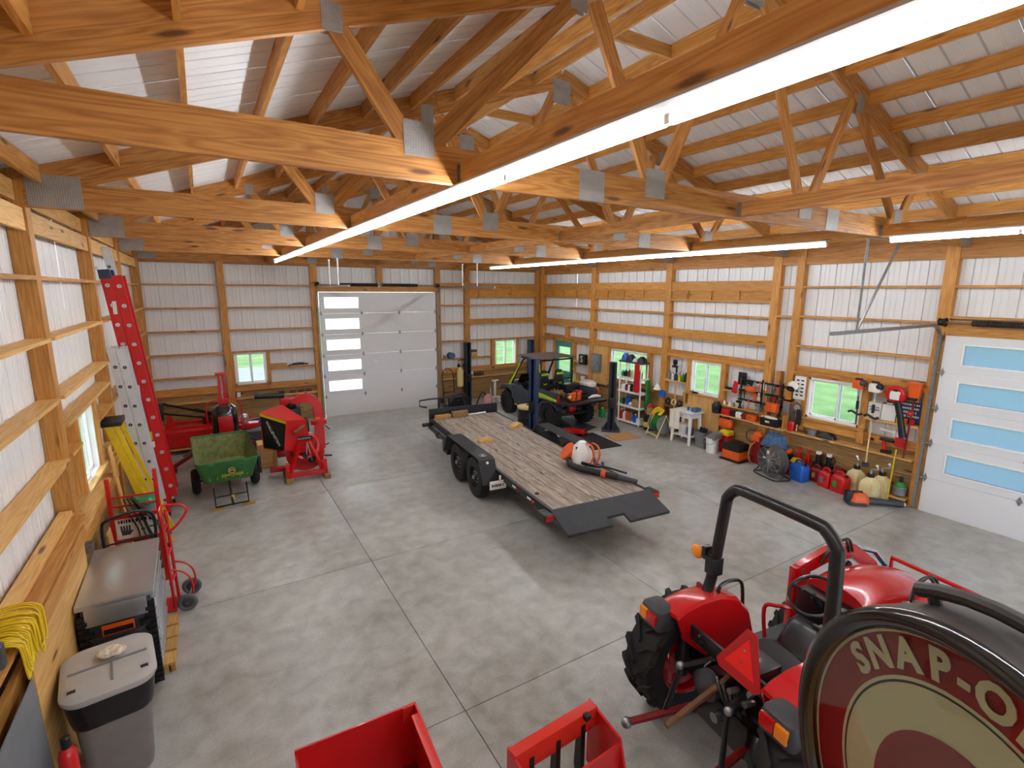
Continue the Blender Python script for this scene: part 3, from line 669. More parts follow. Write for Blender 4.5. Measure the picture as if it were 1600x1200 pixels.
tag(g.obj('rag', mat('rag', (222, 208, 184), .95, var=.35, scale=30, bump=.6).name, None, (-.88, 4.76, .925)), 'crumpled beige shop rag on the trash can lid', 'rag')
# red hand truck with loop handle
t = T('hand_truck', 'red two-wheel hand truck with loop handle and grey tires', 'hand truck', (-.60, 6.98, 0), R_(-6))
for sy in (-.13, .13): G().tube([(0, sy, .03), (-.03, sy, 1.2)], .018, 8).obj('upright', 'red', t)
for k in (.35, .7, 1.02): G().box((-.01-.02*k, 0, k), (.03, .26, .03), bev=.005).obj('crossbar', 'red', t)
G().tube(sm([(-.03, -.13, 1.12), (-.035, -.13, 1.26), (-.03, -.02, 1.31), (.06, -.0, 1.30), (.16, 0, 1.28), (.21, 0, 1.22), (.17, 0, 1.13), (.08, 0, 1.02), (-.0, 0, .96)], 5), .015, 8).obj('loop_handle', 'red', t)
for sy in (-.11, .11): G().tube(sm([(0, sy, .52), (.10, sy, .48), (.18, sy, .38), (.20, sy, .22), (.16, sy, .12)], 4), .012, 8).obj('brace', 'red', t)
G().ab((-.15, -.17, .004), (.02, .17, .014)).obj('toe_plate', 'red', t)
G().cyl((.14, -.22, .105), (.14, .22, .105), .01, n=8).obj('axle', 'galv', t)
for sy in (-.19, .19):
    wl = G().torus(.082, .028, 24, 8, TR(.14, sy, .105, rx=PI/2), flat=1).obj('wheel', mat('tire_grey', (96, 96, 98), .7).name, t)
    G().lathe([(.02, -.03), (.06, -.015), (.07, 0), (.06, .015), (.02, .03)], 16, TR(.14, sy, .105, rx=PI/2)).obj('hub', 'grey_dark', wl)
# black dolly handle behind the chest
t = T('folding_cart', 'black folding cart with tube handle behind the tool chest', 'cart', (-1.06, 7.08, 0))
G().tube(sm([(-.17, 0, .05), (-.17, 0, .7), (-.17, .0, 1.10), (-.12, 0, 1.2), (.1, .05, 1.24), (.26, .1, 1.2), (.32, .1, 1.08), (.30, .08, .6), (.25, .08, .05)], 4), .017, 8).obj('handle', 'black', t)
G().ab((-.2, -.08, .02), (.27, .28, .05)).obj('deck', 'black', t)
for a in (.3, .6, .9): G().cyl((-.17, 0, a), (.33, .08, a), .012, n=8).obj('crossbar', 'black', t)
# red steel rack with printed panel
t = T('steel_rack', 'red steel display rack with a printed glove panel', 'rack', (-.98, 7.72, 0), R_(-4))
for sx, h_ in ((-.25, 1.50), (.25, 1.56)): G().box((sx, 0, h_/2), (.045, .045, h_), bev=.006).obj('upright', 'red', t)
for z_ in (1.24, 1.12): G().box((0, 0, z_), (.5, .02, .02)).obj('crossbar', 'red', t)
for z_ in (.98, .66): G().box((0, -.01, z_), (.5, .05, .045), bev=.006).obj('panel_frame', 'red', t)
G().box((0, -.01, .82), (.44, .012, .28)).obj('printed_panel', 'white', t)
marks(1, .38, .05, 'black', t, TR(0, -.018, .915), 3)
def blob(name, parts, m, parent):
    g = G()
    for c, r, q in parts: g.ball(c, r, 10, sq=q)
    return g.obj(name, m, parent)
gl = G().rloft([(0, .09, .004, .03), (.05, .10, .004, .03)], X=TR(-.12, -.018, .73))
for k in range(4): gl.cyl((-.16+k*.026, -.018, .78), (-.166+k*.03, -.018, .86), .011, .009, 8)
gl.cyl((-.08, -.018, .75), (-.05, -.018, .79), .011, n=8); gl.obj('glove_picture', 'grey_dark', t)
blob('leaf_picture', [((.06, -.012, .78), .05, (1, .1, .6)), ((.15, -.012, .80), .05, (1, .1, .6))], 'green', t)
g = G()
for k in range(3): g.tube(sm([(-.1+k*.04, -.03, 1.24), (-.06+k*.05, -.05, 1.05+.03*k), (.02+k*.05, -.07, .8), (.02+k*.08, -.085, .62)], 5), .026, 6, flat=(.3, 1.2))
g.tube(sm([(.0, -.03, 1.22), (.14, -.07, 1.0), (.26, -.09, .8), (.3, -.05, .72)], 5), .03, 6, flat=(.3, 1.2))
tag(g.obj('ratchet_strap', 'black', None, (-.98, 7.695, 0)), 'black webbing straps hanging from the red rack', 'strap')
t = T('bucket', 'grey bucket with a green plastic bag over its rim behind the red rack', 'bucket', (-.92, 8.22, .68)); G().lathe([(.12, 0), (.15, .3), (.155, .3)], 18).obj('pail', 'grey', t); G().lathe([(.16, .27), (.165, .31), (.13, .35), (.08, .36), (.03, .34)], 14).obj('bag', mat('bag_green', (20, 130, 80), .3, var=.3, bump=.6, bscale=20).name, t)
G().box((0, 0, -.34), (.34, .30, .68), bev=.01).obj('stand_box', 'brown', t)
# pallet under the hand truck
t = T('pallet', 'small wooden pallet between the tool chest and the red hand truck', 'pallet', (-.635, 6.22, 0))
for k in range(4): plank('slat', (-.04, -.55+k*.24, .08), (.07, -.55+k*.24+.2, .10), t, 'block')
for sx in (-.01, .045): plank('stringer', (sx-.02, -.55, 0), (sx+.02, .37, .08), t, 'block')
lf('outlet_box', 6.62, 6.72, 1.05, 1.15, -.05, .02, 'galv')

# ================================================================ implements at the back
# green dump cart
mat('cart_green', (52, 116, 58), .5, var=.25, scale=9); mat('mud', (122, 128, 72), .85, var=.35, scale=12, bump=.3)
t = T('dump_cart', 'green poly dump cart with muddy bed and black wheels', 'cart', (.09, 10.85, 0), R_(3))
W0, W1_, Lc = .80, 1.0, 1.66
def tubrings(zl, s):
    r = []
    for z_, f_ in zl:
        w_ = (W0+(W1_-W0)*f_)*s; l_ = (Lc-.32+.32*f_)*s; q = []
        k = 4; rd = .10
        for ix, (sx, sy) in enumerate(((1, 1), (-1, 1), (-1, -1), (1, -1))):
            for j in range(k+1):
                a = PI/2*(ix+j/k); q.append((sx*(w_/2-rd)+rd*math.cos(a), sy*(l_/2-rd)+rd*math.sin(a), z_+(.10*(sy > 0)*f_)))
        r.append(q)
    return r
G().rings(tubrings([(.40, 0), (.78, 1), (.80, 1.06), (.82, 1.06), (.82, .98), (.80, .96)], 1), caps=False).rings(tubrings([(.395, 0), (.40, 0)], 1)).obj('tub', 'cart_green', t)
G().rings(tubrings([(.79, .97), (.44, .02)], .985), caps=False).add(tubrings([(.44, .02)], .985)[0], [tuple(range(20))]).obj('bed_liner', 'mud', t)
for k in range(6): G().box((-.3+k*.12, -.70, .50), (.03, .03, .1), bev=.008).obj('bed_rib', 'mud', t)
for sx in (-.28, .28): G().box((sx, -.855, .79), (.1, .03, .05), bev=.01).obj('rim_clip', 'cart_green', t)
G().lathe([(.0, 0), (.055, 0), (.055, .006), (.0, .006)], 20, TR(.05, -.80, .62, rx=PI/2-.42)).obj('emblem', 'black', t)
g = G().torus(.05, .005, 20, 6, TR(.05, -.806, .622, rx=PI/2-.42)); g.tube([(.02, -.812, .615), (.035, -.812, .63), (.06, -.812, .632), (.08, -.812, .62)], .006, 6).tube([(.035, -.812, .63), (.025, -.812, .645)], .004, 6).obj('emblem_mark', 'yellow', t)
text('JOHN DEERE', .06, 'yellow', t, TR(.06, -.785, .535, rx=PI/2-.42), .002, 'cart_lettering')
for sx in (-1, 1):
    wl = G().torus(.17, .075, 24, 10, TR(sx*.50, .05, .245, ry=PI/2)).obj('wheel', 'rubber', t); G().lathe([(.02, -.05), (.12, -.04), (.12, .04), (.02, .05)], 16, TR(sx*.5, .05, .245, ry=PI/2)).obj('hub', 'cart_green', wl)
G().box((.52, -.62, .62), (.05, .26, .32), bev=.012).obj('mud_flap', 'black', t)
G().cyl((-.5, .05, .235), (.5, .05, .235), .02, n=8).tube([(0, .7, .36), (0, -.7, .36), (0, -1.0, .12), (0, -1.12, .1)], .025, 4).obj('frame', 'black', t)
g = G().tube([(-.26, -.82, .36), (-.26, -.98, .05), (.26, -.98, .05), (.26, -.82, .36)], .018, 6).tube([(-.26, -.9, .2), (.26, -.9, .2)], .012, 6).tube([(0, -.82, .36), (0, -.98, .05)], .014, 6); g.obj('tow_stand', 'black', t)
G().box((.02, -.95, .17), (.05, .02, .09), bev=.004).obj('warning_tag', 'yellow', t)
for sx, l_ in ((-.24, 'wood block under the left foot of the green dump cart'), (.26, 'thin wood block under the right foot of the green dump cart')):
    p = t.matrix_basis @ V((sx, -1.0, 0)); tag(plank('wood_block', (p.x-.10, p.y-.05, 0), (p.x+.10, p.y+.05, .032), None, 'block'), l_, 'block')
# rotary cutter
t = T('rotary_cutter', 'red rotary cutter deck with black three-point arms by the back wall', 'mower', (-.10, 14.35, 0), R_(-2))
g = G().prism([(-1.0, .18), (-1.0, .40), (-.88, .55), (.88, .55), (1.0, .40), (1.0, .18)], -.65, .65); g.obj('deck', 'red', t)
G().box((0, -.66, .29), (2.0, .02, .20)).obj('skirt', 'red', t)
for yy in (-.3, .25): G().box((0, yy, .57), (1.8, .06, .05), bev=.006).obj('deck_rib', 'red', t)
G().prism([(-.12, .5), (.12, .5), (.04, .85), (-.04, .85)], -.02, .02, TR(-.82, -.1, 0)).obj('lug', 'red', t)
G().tube([(-.98, .1, 1.12), (.2, -.2, .78)], .028, 6).tube([(-.98, -.1, .92), (.3, -.3, .68)], .024, 6).tube([(-.3, -.08, .95), (.2, -.2, .78)], .04, 6).obj('lift_arms', 'black', t)
G().box((-1.02, .0, .95), (.16, .26, .42), bev=.01).obj('gearbox_mount', 'black', t)
G().lathe([(.16, .55), (.16, .7), (.1, .75), (.1, .85)], 16).obj('gearbox', 'red_dark', t)
G().box((-.35, -.60, .14), (1.0, .10, .05)).obj('skid_board', 'block', t)
for sx in (-.9, .6): G().cyl((sx, -.6, .06), (sx+.04, -.6, .06), .06, n=12).box((sx+.02, -.6, .13), (.05, .05, .1)).obj('caster', 'black', t)
# backhoe attachment
t = T('backhoe_attachment', 'red backhoe attachment with upright boom, black seat hood and spread stabilizers', 'backhoe', (.20, 12.65, 0))
G().rloft([(.62, .56, .36, .08), (.72, .52, .40, .10), (1.1, .50, .42, .12), (1.26, .44, .36, .12), (1.32, .30, .24, .1)], 5).obj('hood', 'black_gloss', t)
G().box((0, -.215, .90), (.28, .02, .40), bev=.008).obj('grille', 'red', t)
G().rloft([(.25, 1.0, .6, .06), (.55, .8, .5, .06), (.66, .62, .42, .06)], 3).obj('base_frame', 'red', t)
G().tube(sm([(-.32, -.05, .75), (-.34, -.08, 1.2), (-.30, -.1, 1.4), (-.1, -.1, 1.46), (.1, -.1, 1.46), (.30, -.1, 1.4), (.34, -.08, 1.2), (.32, -.05, .75)], 4), .014, 8).obj('guard_rail', 'red', t)
bm_ = G().prism([(-.10, .9), (.10, .9), (.10, 1.35), (.06, 1.95), (-.06, 1.95), (-.10, 1.35)], .16, .20).prism([(-.10, .9), (.10, .9), (.10, 1.35), (.06, 1.95), (-.06, 1.95), (-.10, 1.35)], .30, .34).obj('boom', 'red', t)
G().box((0, .25, 1.32), (.13, .14, .34), bev=.02).obj('boom_knuckle', 'red', t); G().cyl((0, .18, 1.4), (0, .18, 1.96), .03, n=10).obj('cylinder', 'chrome', bm_); G().box((0, .24, 1.98), (.22, .2, .05), bev=.01).obj('boom_head', 'red', t)
for sx in (-1, 1):
    st = G().tube([(sx*.4, -.05, .45), (sx*1.05, -.15, .10)], .05, 4).obj('stabilizer', 'red_dark', t)
    G().tube([(sx*.35, -.1, .62), (sx*.85, -.15, .30)], .022, 8).obj('stabilizer_cylinder', 'grey_dark', st); G().box((sx*1.08, -.15, .05), (.2, .24, .10), bev=.01).obj('stabilizer_pad', 'red_dark', st)
G().box((0, 0, .12), (.5, .4, .24), bev=.01).obj('skid', 'black', t)
for sx in (-1, 1): G().lathe([(.03, 0), (.06, .01), (.06, .03), (.02, .05)], 12, TR(sx*.09, -.26, .68, rx=PI/2)).obj('work_lamp', 'alu', t)
# wood chipper
t = T('wood_chipper', 'red wood chipper with black infeed mouth and curved discharge chute', 'wood chipper', (1.55, 10.95, 0), R_(-4))
G().lathe([(.36, -.12), (.38, -.12), (.38, .12), (.36, .12)], 28, TR(.02, .12, .46, rx=PI/2)).obj('drum_housing', 'red', t)
G().torus(.26, .05, 22, 6, TR(.02, -.01, .62, rx=PI/2-.5)).obj('belt_guard', 'red', t); G().prism([(-.18, -.03), (.18, -.03), (.15, .06), (-.15, .06)], 0, .01, TR(.0, -.11, .80, rx=.3)).obj('guard_plate', 'black', t)
text('WALLENSTEIN', .055, 'white', t, TR(.0, -.115, .81, rx=PI/2+.3), .001, 'guard_lettering', sx=.75)
ho = G().rings([[(-.76, -.02, .68), (-.40, -.36, .66), (-.32, -.36, 1.28), (-.78, .06, 1.40)], [(-.70, .06, .68), (-.36, -.28, .66), (.08, .0, 1.18), (-.34, .40, 1.46)], [(-.2, .3, .42), (.08, .02, .42), (.12, .06, .72), (-.12, .34, .8)]], caps=False)
ho.add([(-.76, -.02, .68), (-.40, -.36, .66), (-.36, -.28, .66), (-.70, .06, .68)], [(0, 1, 2, 3)]); ho.obj('infeed_hopper', 'red', t, sharp=15)
G().add([(-.745, -.01, .70), (-.405, -.335, .685), (-.335, -.345, 1.20), (-.765, .045, 1.32)], [(0, 1, 2, 3)]).add([(-.735, .0, .70), (-.395, -.325, .685), (-.325, -.335, 1.20), (-.755, .055, 1.32)], [(3, 2, 1, 0)]).obj('infeed_curtain', 'black', t)
wr = M(((.76, .12, -.64, 0), (-.65, -.10, -.75, 0), (-.15, .99, 0, 0), (0, 0, 0, 1)))
tx = M.Translation((-.567, -.185, 1.0)) @ M.Rotation(-.76, 4, 'Z') @ M.Rotation(PI/2, 4, 'X') @ M.Rotation(-1.05, 4, 'Z'); text('WALLENSTEIN', .085, 'white', t, tx, .002, 'hopper_lettering')
G().add([(-.77, .03, 1.335), (-.325, -.365, 1.215), (-.325, -.37, 1.275), (-.785, .05, 1.395)], [(0, 1, 2, 3)]).obj('yellow_stripe', 'yellow', t)
G().tube([(-.19, -.31, 1.0), (.02, -.12, 1.08)], .035, 8).obj('hopper_handle', 'brown', t)
ch = sm([(.34, .14, .50), (.34, .16, .85), (.34, .18, 1.25), (.31, .19, 1.45), (.20, .20, 1.58), (.04, .21, 1.60), (-.12, .22, 1.54)], 4)
G().tube(ch, [.13]*(len(ch)-6)+[.125, .12, .11, .10, .095, .09], 4).obj('discharge_chute', 'red', t)
G().cyl((.34, .165, 1.02), (.34, .17, 1.10), .16, n=20).obj('chute_collar', 'red', t); G().box((.30, .02, 1.18), (.1, .01, .05)).obj('chute_sticker', 'orange', t)
G().tube([(.46, .1, .98), (.54, .06, .9)], .012, 6).tube([(.42, .1, .55), (.5, .05, .6)], .012, 6).obj('chute_lever', 'black', t)
for sx in (-1, 1): G().tube([(sx*.32, -.36, .16), (sx*.08, -.14, .74)], .045, 4).obj('hitch_arm', 'red', t)
G().box((0, -.36, .14), (.76, .07, .09), bev=.008).obj('cross_beam', 'red', t)
for sx in (-1, 1): G().box((sx*.36, -.1, .16), (.06, .6, .14), bev=.008).box((sx*.36, -.34, .26), (.07, .12, .26), bev=.01).obj('side_frame', 'red', t)
G().cyl((0, -.2, .45), (0, .1, .45), .05, n=12).ball((.12, -.2, .36), .07).ball((.2, -.24, .42), .05).obj('driveshaft', 'black', t); G().tube([(.05, -.2, .75), (.1, -.25, .5)], .01, 6).tube([(.05, -.2, .75), (.02, -.25, .5)], .01, 6).obj('hitch_links', 'galv', t)
G().cyl((.36, -.3, .45), (.50, -.36, .45), .02, n=8).obj('hitch_pin', 'black', t)
G().box((-.42, .1, .16), (.5, .1, .1), bev=.01).tube([(-.36, .0, .2), (-.66, -.05, .2)], .035, 4).obj('stand_foot', 'red', t)
for sx, l_ in ((-.36, 'timber block under the wood chipper, cart side'), (.36, 'timber block under the wood chipper, chute side')):
    p = t.matrix_basis @ V((sx, -.18, 0)); tag(plank('timber_block', (p.x-.06, p.y-.32, 0), (p.x+.06, p.y+.30, .09), None, 'treated'), l_, 'block')
t = T('wood_crate', 'plywood crate standing between the dump cart and the chipper', 'crate', (.92, 11.95, 0)); G().box((0, 0, .28), (.36, .4, .52), bev=.006).obj('box', 'plywood', t)
for sx in (-.15, .15): plank('batten', (sx-.03, -.22, .02), (sx+.03, -.2, .54), t, 'pine_pale')
# walk-behind blower with black tube behind the chipper
t = T('walk_behind_blower', 'black walk-behind engine blower with long tube and red cover', 'blower', (1.70, 14.0, 0))
G().box((0, 0, .62), (.5, .4, .36), bev=.05).obj('housing', 'black', t); G().box((-.06, -.05, 1.0), (.34, .26, .22), bev=.05).obj('engine_cover', 'red', t); G().cyl((-.80, -.1, 1.2), (-.12, -.1, 1.16), .065, n=14).obj('tube', 'black', t); G().ball((0, .0, .92), .2).obj('engine', 'black', t)
for sx in (-.3, .36): G().torus(.19, .06, 22, 8, TR(sx, .0, .25, ry=PI/2)).obj('wheel', 'rubber', t)
G().lathe([(.02, -.04), (.12, -.03), (.12, .03), (.02, .04)], 16, TR(.36, 0, .25, ry=PI/2)).obj('hub', 'white', t); G().tube(sm([(.2, .1, .7), (.35, .3, 1.0), (.5, .35, 1.1)], 4), .015, 6).obj('handle', 'black', t)
t = T('mini_tiller', 'grey and red three-point tiller between backhoe and chipper', 'tiller', (.95, 13.35, 0))
for k in range(3): G().tube([(-.42, .12*k-.1, .55+.06*k), (.36, .12*k-.2, .68+.06*k)], .03, 4).obj('frame_bar', 'navy', t)
G().box((-.22, -.1, .66), (.34, .3, .12), bev=.03).obj('cover', 'red', t); G().box((0, 0, .25), (.7, .4, .5), bev=.02).obj('base', 'grey_dark', t); G().lathe([(.0, .74), (.09, .76), (.1, .84), (.06, .9)], 14, TR(-.34, 0, 0)).obj('cap', 'alu', t)
# things on the back wall shelves
def thing1(g, name, m, label, cat, loc=None, group=None, rz=0): return tag(g.obj(name, m, None, loc, rz), label, cat, group)
thing1(G().box((0, 0, .06), (.42, .10, .12), bev=.005), 'wood_block', 'block', 'pale wood block on the girt right of the small back window', 'block', (1.735, YB+.04, 1.62))
thing1(G().tube(sm([(-.25, 0, .0), (-.1, 0, .04), (.1, 0, .05), (.3, 0, .03)], 4), [.02]*4+[.035]*6+[.02]*3, 8), 'pry_tool', 'black', 'black curved tool on the girt beside the pale wood block', 'tool', (2.22, YB+.04, 1.645))
for k, x_ in enumerate((1.75, 2.05, 2.28, 2.5)):
    thing1(G().box((0, 0, .05), (.14, .08, .08), bev=.02).cyl((-.06, 0, .06), (-.10, 0, .06), .02, n=8), 'hitch_part', 'red_dark' if k else 'black', ('black hitch drawbar lying on the low shelf left of the white door', 'dark red hitch part on the low shelf, farthest from the white door', 'dark red hitch part on the low shelf, second from the white door', 'dark red hitch part on the low shelf, right beside the white door')[k], 'hitch part', (x_, YB+.02, .84))
thing1(G().box((0, 0, .06), (.09, .06, .13), bev=.008), 'outlet_box', 'white', 'white outlet box on the post beside the small back window', 'outlet', (.64, YB+.02, .87))
# ================================================================ trailer
t = T('equipment_trailer', 'black tandem-axle equipment trailer with weathered plank deck', 'trailer', (5.0, 5.55, 0), R_(-5))
TW, TL, TZ = 1.80, 6.0, .68
npk = 9; pw = (TW-.06)/npk
for k in range(npk): plank('deck_plank', (-TW/2+.03+k*pw+.007, .02, TZ-.04), (-TW/2+.03+(k+1)*pw-.007, TL-.1, TZ+random.uniform(-.002, .003)), t, 'deckwood')
for sx in (-1, 1):
    G().box((sx*(TW/2), TL/2, TZ-.06), (.05, TL, .13), bev=.006).obj('side_rail', 'black', t)
    G().box((sx*.45, TL/2, TZ-.14), (.07, TL, .14)).obj('main_beam', 'black', t)
for k in range(9): G().box((0, .2+k*.7, TZ-.10), (TW, .05, .10)).obj('cross_member', 'black', t)
G().box((0, TL-.05, TZ+.09), (TW+.06, .05, .30), bev=.006).obj('headboard', 'black', t)
rail = G().tube([(-.95, TL+.05, TZ+.26), (-1.12, TL+.1, TZ+.30), (-1.12, TL+.1, TZ+.44), (-.9, TL+.1, TZ+.46), (.0, TL+.1, TZ+.46), (.1, TL+.1, TZ+.2)], .02, 6).box((-.62, TL+.08, TZ+.32), (.07, .03, .28)); rail.obj('front_rack', 'black', t)
G().tube([(-.6, TL-.3, TZ-.12), (0, TL+1.5, TZ-.12)], .05, 4).tube([(.6, TL-.3, TZ-.12), (0, TL+1.5, TZ-.12)], .05, 4).obj('tongue', 'black', t); G().tube([(0, TL+1.1, .02), (0, TL+1.1, .9)], .035, 10).obj('tongue_jack', 'black', t); G().box((0, TL+1.55, TZ-.1), (.1, .3, .1), bev=.02).obj('coupler', 'black', t)
WY = (2.45, 3.38)
for sx in (-1, 1):
    fx = sx*(TW/2+.16)
    prof = [(1.80, .46), (2.02, .84), (2.10, .875), (3.72, .875), (3.80, .84), (4.02, .46)]
    g = G()
    ins = [(1.83, .46), (2.045, .825), (2.11, .86), (3.71, .86), (3.775, .825), (3.99, .46)]
    n = len(prof); vs = [(fx+e*.155, a, b) for e in (-1, 1) for a, b in prof]+[(fx+e*.155, a, b) for e in (-1, 1) for a, b in ins]
    fs = [(i, i+1, n+i+1, n+i) for i in range(n-1)]+[(2*n+i, 3*n+i, 3*n+i+1, 2*n+i+1) for i in range(n-1)]+[(i, 2*n+i, 2*n+i+1, i+1) for i in range(n-1)]+[(n+i, n+i+1, 3*n+i+1, 3*n+i) for i in range(n-1)]+[(0, n, 3*n, 2*n), (n-1, 3*n-1, 4*n-1, 2*n-1)]
    g.add(vs, fs); f_ = g.obj('fender', mat('fender_black', (34, 35, 38), .45, var=.08).name, t)
    if sx < 0:
        G().torus(.07, .006, 20, 6, TR(fx, 2.2, .878)).tube([(fx-.04, 2.2, .878), (fx+.04, 2.2, .878)], .006, 6).torus(.03, .006, 14, 6, TR(fx, 2.2, .878)).obj('fender_emblem', 'alu', f_); G().lathe([(0.001, 0), (.025, 0), (.025, .004), (.001, .004)], 14, M.Translation((fx, 1.99, .80)) @ M.Rotation(1.04, 4, 'X')).obj('fender_sticker', 'white', f_)
    for wy in WY:
        wl = G().lathe([(.22, -.10), (.33, -.115), (.37, -.10), (.385, -.07), (.388, 0), (.385, .07), (.37, .10), (.33, .115), (.22, .10)], 36, TR(fx-sx*.02, wy, .388, ry=PI/2), caps=False).obj('tire', 'rubber', t)
        rm = G().lathe([(.225, -.10*sx), (.225, .09*sx), (.20, .095*sx), (.19, .05*sx), (.13, .03*sx), (.08, .06*sx), (.06, .10*sx), (.0, .10*sx)], 28, TR(fx-sx*.02, wy, .388, ry=PI/2)).obj('rim', 'black', wl)
        for k in range(6):
            a = k*PI/3; G().cyl((fx-sx*.02+sx*.03, wy+.10*math.cos(a), .388+.10*math.sin(a)), (fx-sx*.02+sx*.075, wy+.10*math.cos(a), .388+.10*math.sin(a)), .012, n=6).obj('lug_nut', 'alu', wl)
        G().cyl((fx, wy, .388), (fx+sx*.10, wy, .388), .035, n=12).obj('hub_cap', 'alu', wl)
for wy in WY: G().cyl((-TW/2-.1, wy, .388), (TW/2+.1, wy, .388), .035, n=10).obj('axle', 'black', t)
lp = G().box((-TW/2-.13, 1.60, .52), (.31, .012, .155), bev=.004).obj('license_plate', 'white', t)
marks(1, .24, .055, 'black', lp, TR(-TW/2-.13, 1.592, .515), 12); G().box((-TW/2-.08, 1.62, .64), (.03, .02, .07)).obj('plate_lamp', 'white', lp)
for y_ in (.52, 1.05):
    rf = G().box((-TW/2-.028, y_, TZ-.06), (.006, .10, .03)).obj('marker_lamp', 'lens_red', t); G().box((-TW/2-.028, y_+.13, TZ-.06), (.006, .12, .03)).obj('reflector_strip', 'white', t)
for sx in (-1, 1):
    lb_ = G().box((sx*(TW/2+.09), .02, TZ-.07), (.16, .24, .11), bev=.02).obj('lamp_box', 'black', t); G().box((sx*(TW/2+.09), -.105, TZ-.07), (.13, .012, .09), bev=.004).obj('lens', 'lens_red', lb_)
    G().box((sx*(TW/2-.1), -.02, TZ-.1), (.12, .02, .1)).obj('tail_reflector', 'lens_red', t)
    G().torus(.03, .008, 12, 6, TR(sx*(TW/2-.1), .62, TZ+.01)).obj('tie_ring', 'black', t)
def tailpoly():
    q = [(-.92, .0), (-.92, -.50), (-.16, -.50), (-.16, -.34), (.16, -.34), (.16, -.50), (.92, -.50), (.92, .0)]
    g = G(); zf = lambda y_: TZ+.01+y_*.34
    n = len(q); g.add([(a, b, zf(b)) for a, b in q]+[(a, b, zf(b)-.04) for a, b in q], [tuple(range(n)), tuple(range(2*n-1, n-1, -1))]+[(i, i+n, (i+1) % n+n, (i+1) % n) for i in range(n)]); return g
tailpoly().obj('beaver_tail', mat('tread_plate', (58, 60, 64), .55, .3, var=.12, bump=.3, bscale=80).name, t)
g = G()
for k in range(2): g.box((-TW/2-.12, 4.5+k*.75, TZ-.12), (.1, .7, .05), bev=.01)
g.obj('stowed_ramp', 'black', t); G().box((-TW/2-.1, 4.35, TZ-.28), (.14, .34, .24), bev=.02).tube([(-TW/2-.08, 4.6, TZ-.15), (-TW/2-.12, 5.0, TZ-.22), (-TW/2-.08, 5.5, TZ-.12)], .03, 6).obj('toolbox_bracket', 'black', t); G().cyl((-TW/2-.25, TL-.25, TZ-.1), (-TW/2, TL-.2, TZ-.1), .05, n=10).obj('stake_pocket', 'black', t)
TM = t.matrix_basis.copy()
def ondeck(x_, y_, z_=0): return TM @ V((x_, y_, TZ+z_))
def wedge(l, w_, h): return G().prism([(-l/2, 0), (l/2, 0), (l/2, h*.5), (l*.2, h), (-l/2, h*.35)], -w_/2, w_/2)
thing1(wedge(.34, .16, .10), 'wheel_chock', 'pine_pale', 'pale wood chock on the trailer deck near the fender', 'chock', ondeck(-.42, 3.55, .003))
thing1(wedge(.34, .16, .10), 'wheel_chock', 'pine_pale', 'pale wood chock at the trailer deck edge near the blue column', 'chock', ondeck(.70, 4.35, .003), rz=.4)
thing1(G().box((0, 0, .05), (.40, .14, .10), bev=.012), 'wood_chunk', 'block', 'rough wood chunk at the front corner of the trailer deck', 'block', ondeck(-.62, TL-.2, .003))
thing1(G().box((0, 0, .08), (.42, .12, .16), bev=.006), 'timber_block', 'treated', 'square timber block against the trailer headboard', 'block', ondeck(-.18, TL-.22, .003))
thing1(G().cyl((-.25, 0, .03), (.25, 0, .03), .025, n=10), 'white_pipe', 'white', 'white pipe lying beside the timber block on the trailer', 'pipe', ondeck(.32, TL-.16, .0))
# backpack blower on deck
t = T('backpack_blower', 'backpack leaf blower with orange harness lying on the trailer deck', 'leaf blower', ondeck(.55, 1.35, .0), R_(-20))
G().rloft([(.02, .38, .34, .08), (.14, .40, .36, .1), (.30, .36, .30, .1), (.42, .24, .18, .08), (.48, .12, .1, .04)], 5, TR(0, .1, 0, rx=.12)).obj('backplate', 'white', t)
for sx in (-.11, .0, .11): G().box((sx, -.06, .24), (.05, .03, .30), TR(0, .0, 0, rx=-.14), bev=.008).obj('vent_slot', 'grey_dark', t)
G().lathe([(.05, 0), (.17, .02), (.18, .10), (.1, .14)], 18, TR(-.16, .22, .20, ry=-.9)).obj('fan_cover', 'orange', t)
for sx in (.05, .16): G().tube(sm([(sx, -.02, .46), (sx+.08, -.10, .42), (sx+.10, -.18, .28), (sx+.04, -.16, .12), (sx-.02, -.08, .05)], 4), .022, 6, flat=(.5, 1.2)).obj('shoulder_strap', 'orange', t)
G().tube(sm([(-.05, -.1, .12), (.1, -.22, .10), (.28, -.24, .08), (.34, -.12, .10)], 4), .03, 6).obj('hip_belt', 'black', t)
G().tube(sm([(-.24, .05, .14), (-.26, -.10, .10), (-.14, -.26, .08), (.04, -.42, .07)], 4), .06, 12).obj('elbow_hose', 'black', t); G().cyl((.04, -.42, .07), (.38, -.78, .07), .058, .052, 14).obj('blower_tube', 'black', t); G().cyl((.16, -.55, .07), (.22, -.61, .07), .066, n=14).obj('tube_clamp', 'orange', t)
G().cyl((.38, -.78, .07), (.60, -1.0, .06), .052, .042, 14).obj('nozzle', 'grey_dark', t); G().tube(sm([(.26, -.2, .08), (.42, -.4, .08), (.6, -.6, .06)], 4), .018, 6).obj('control_cable', 'black', t)
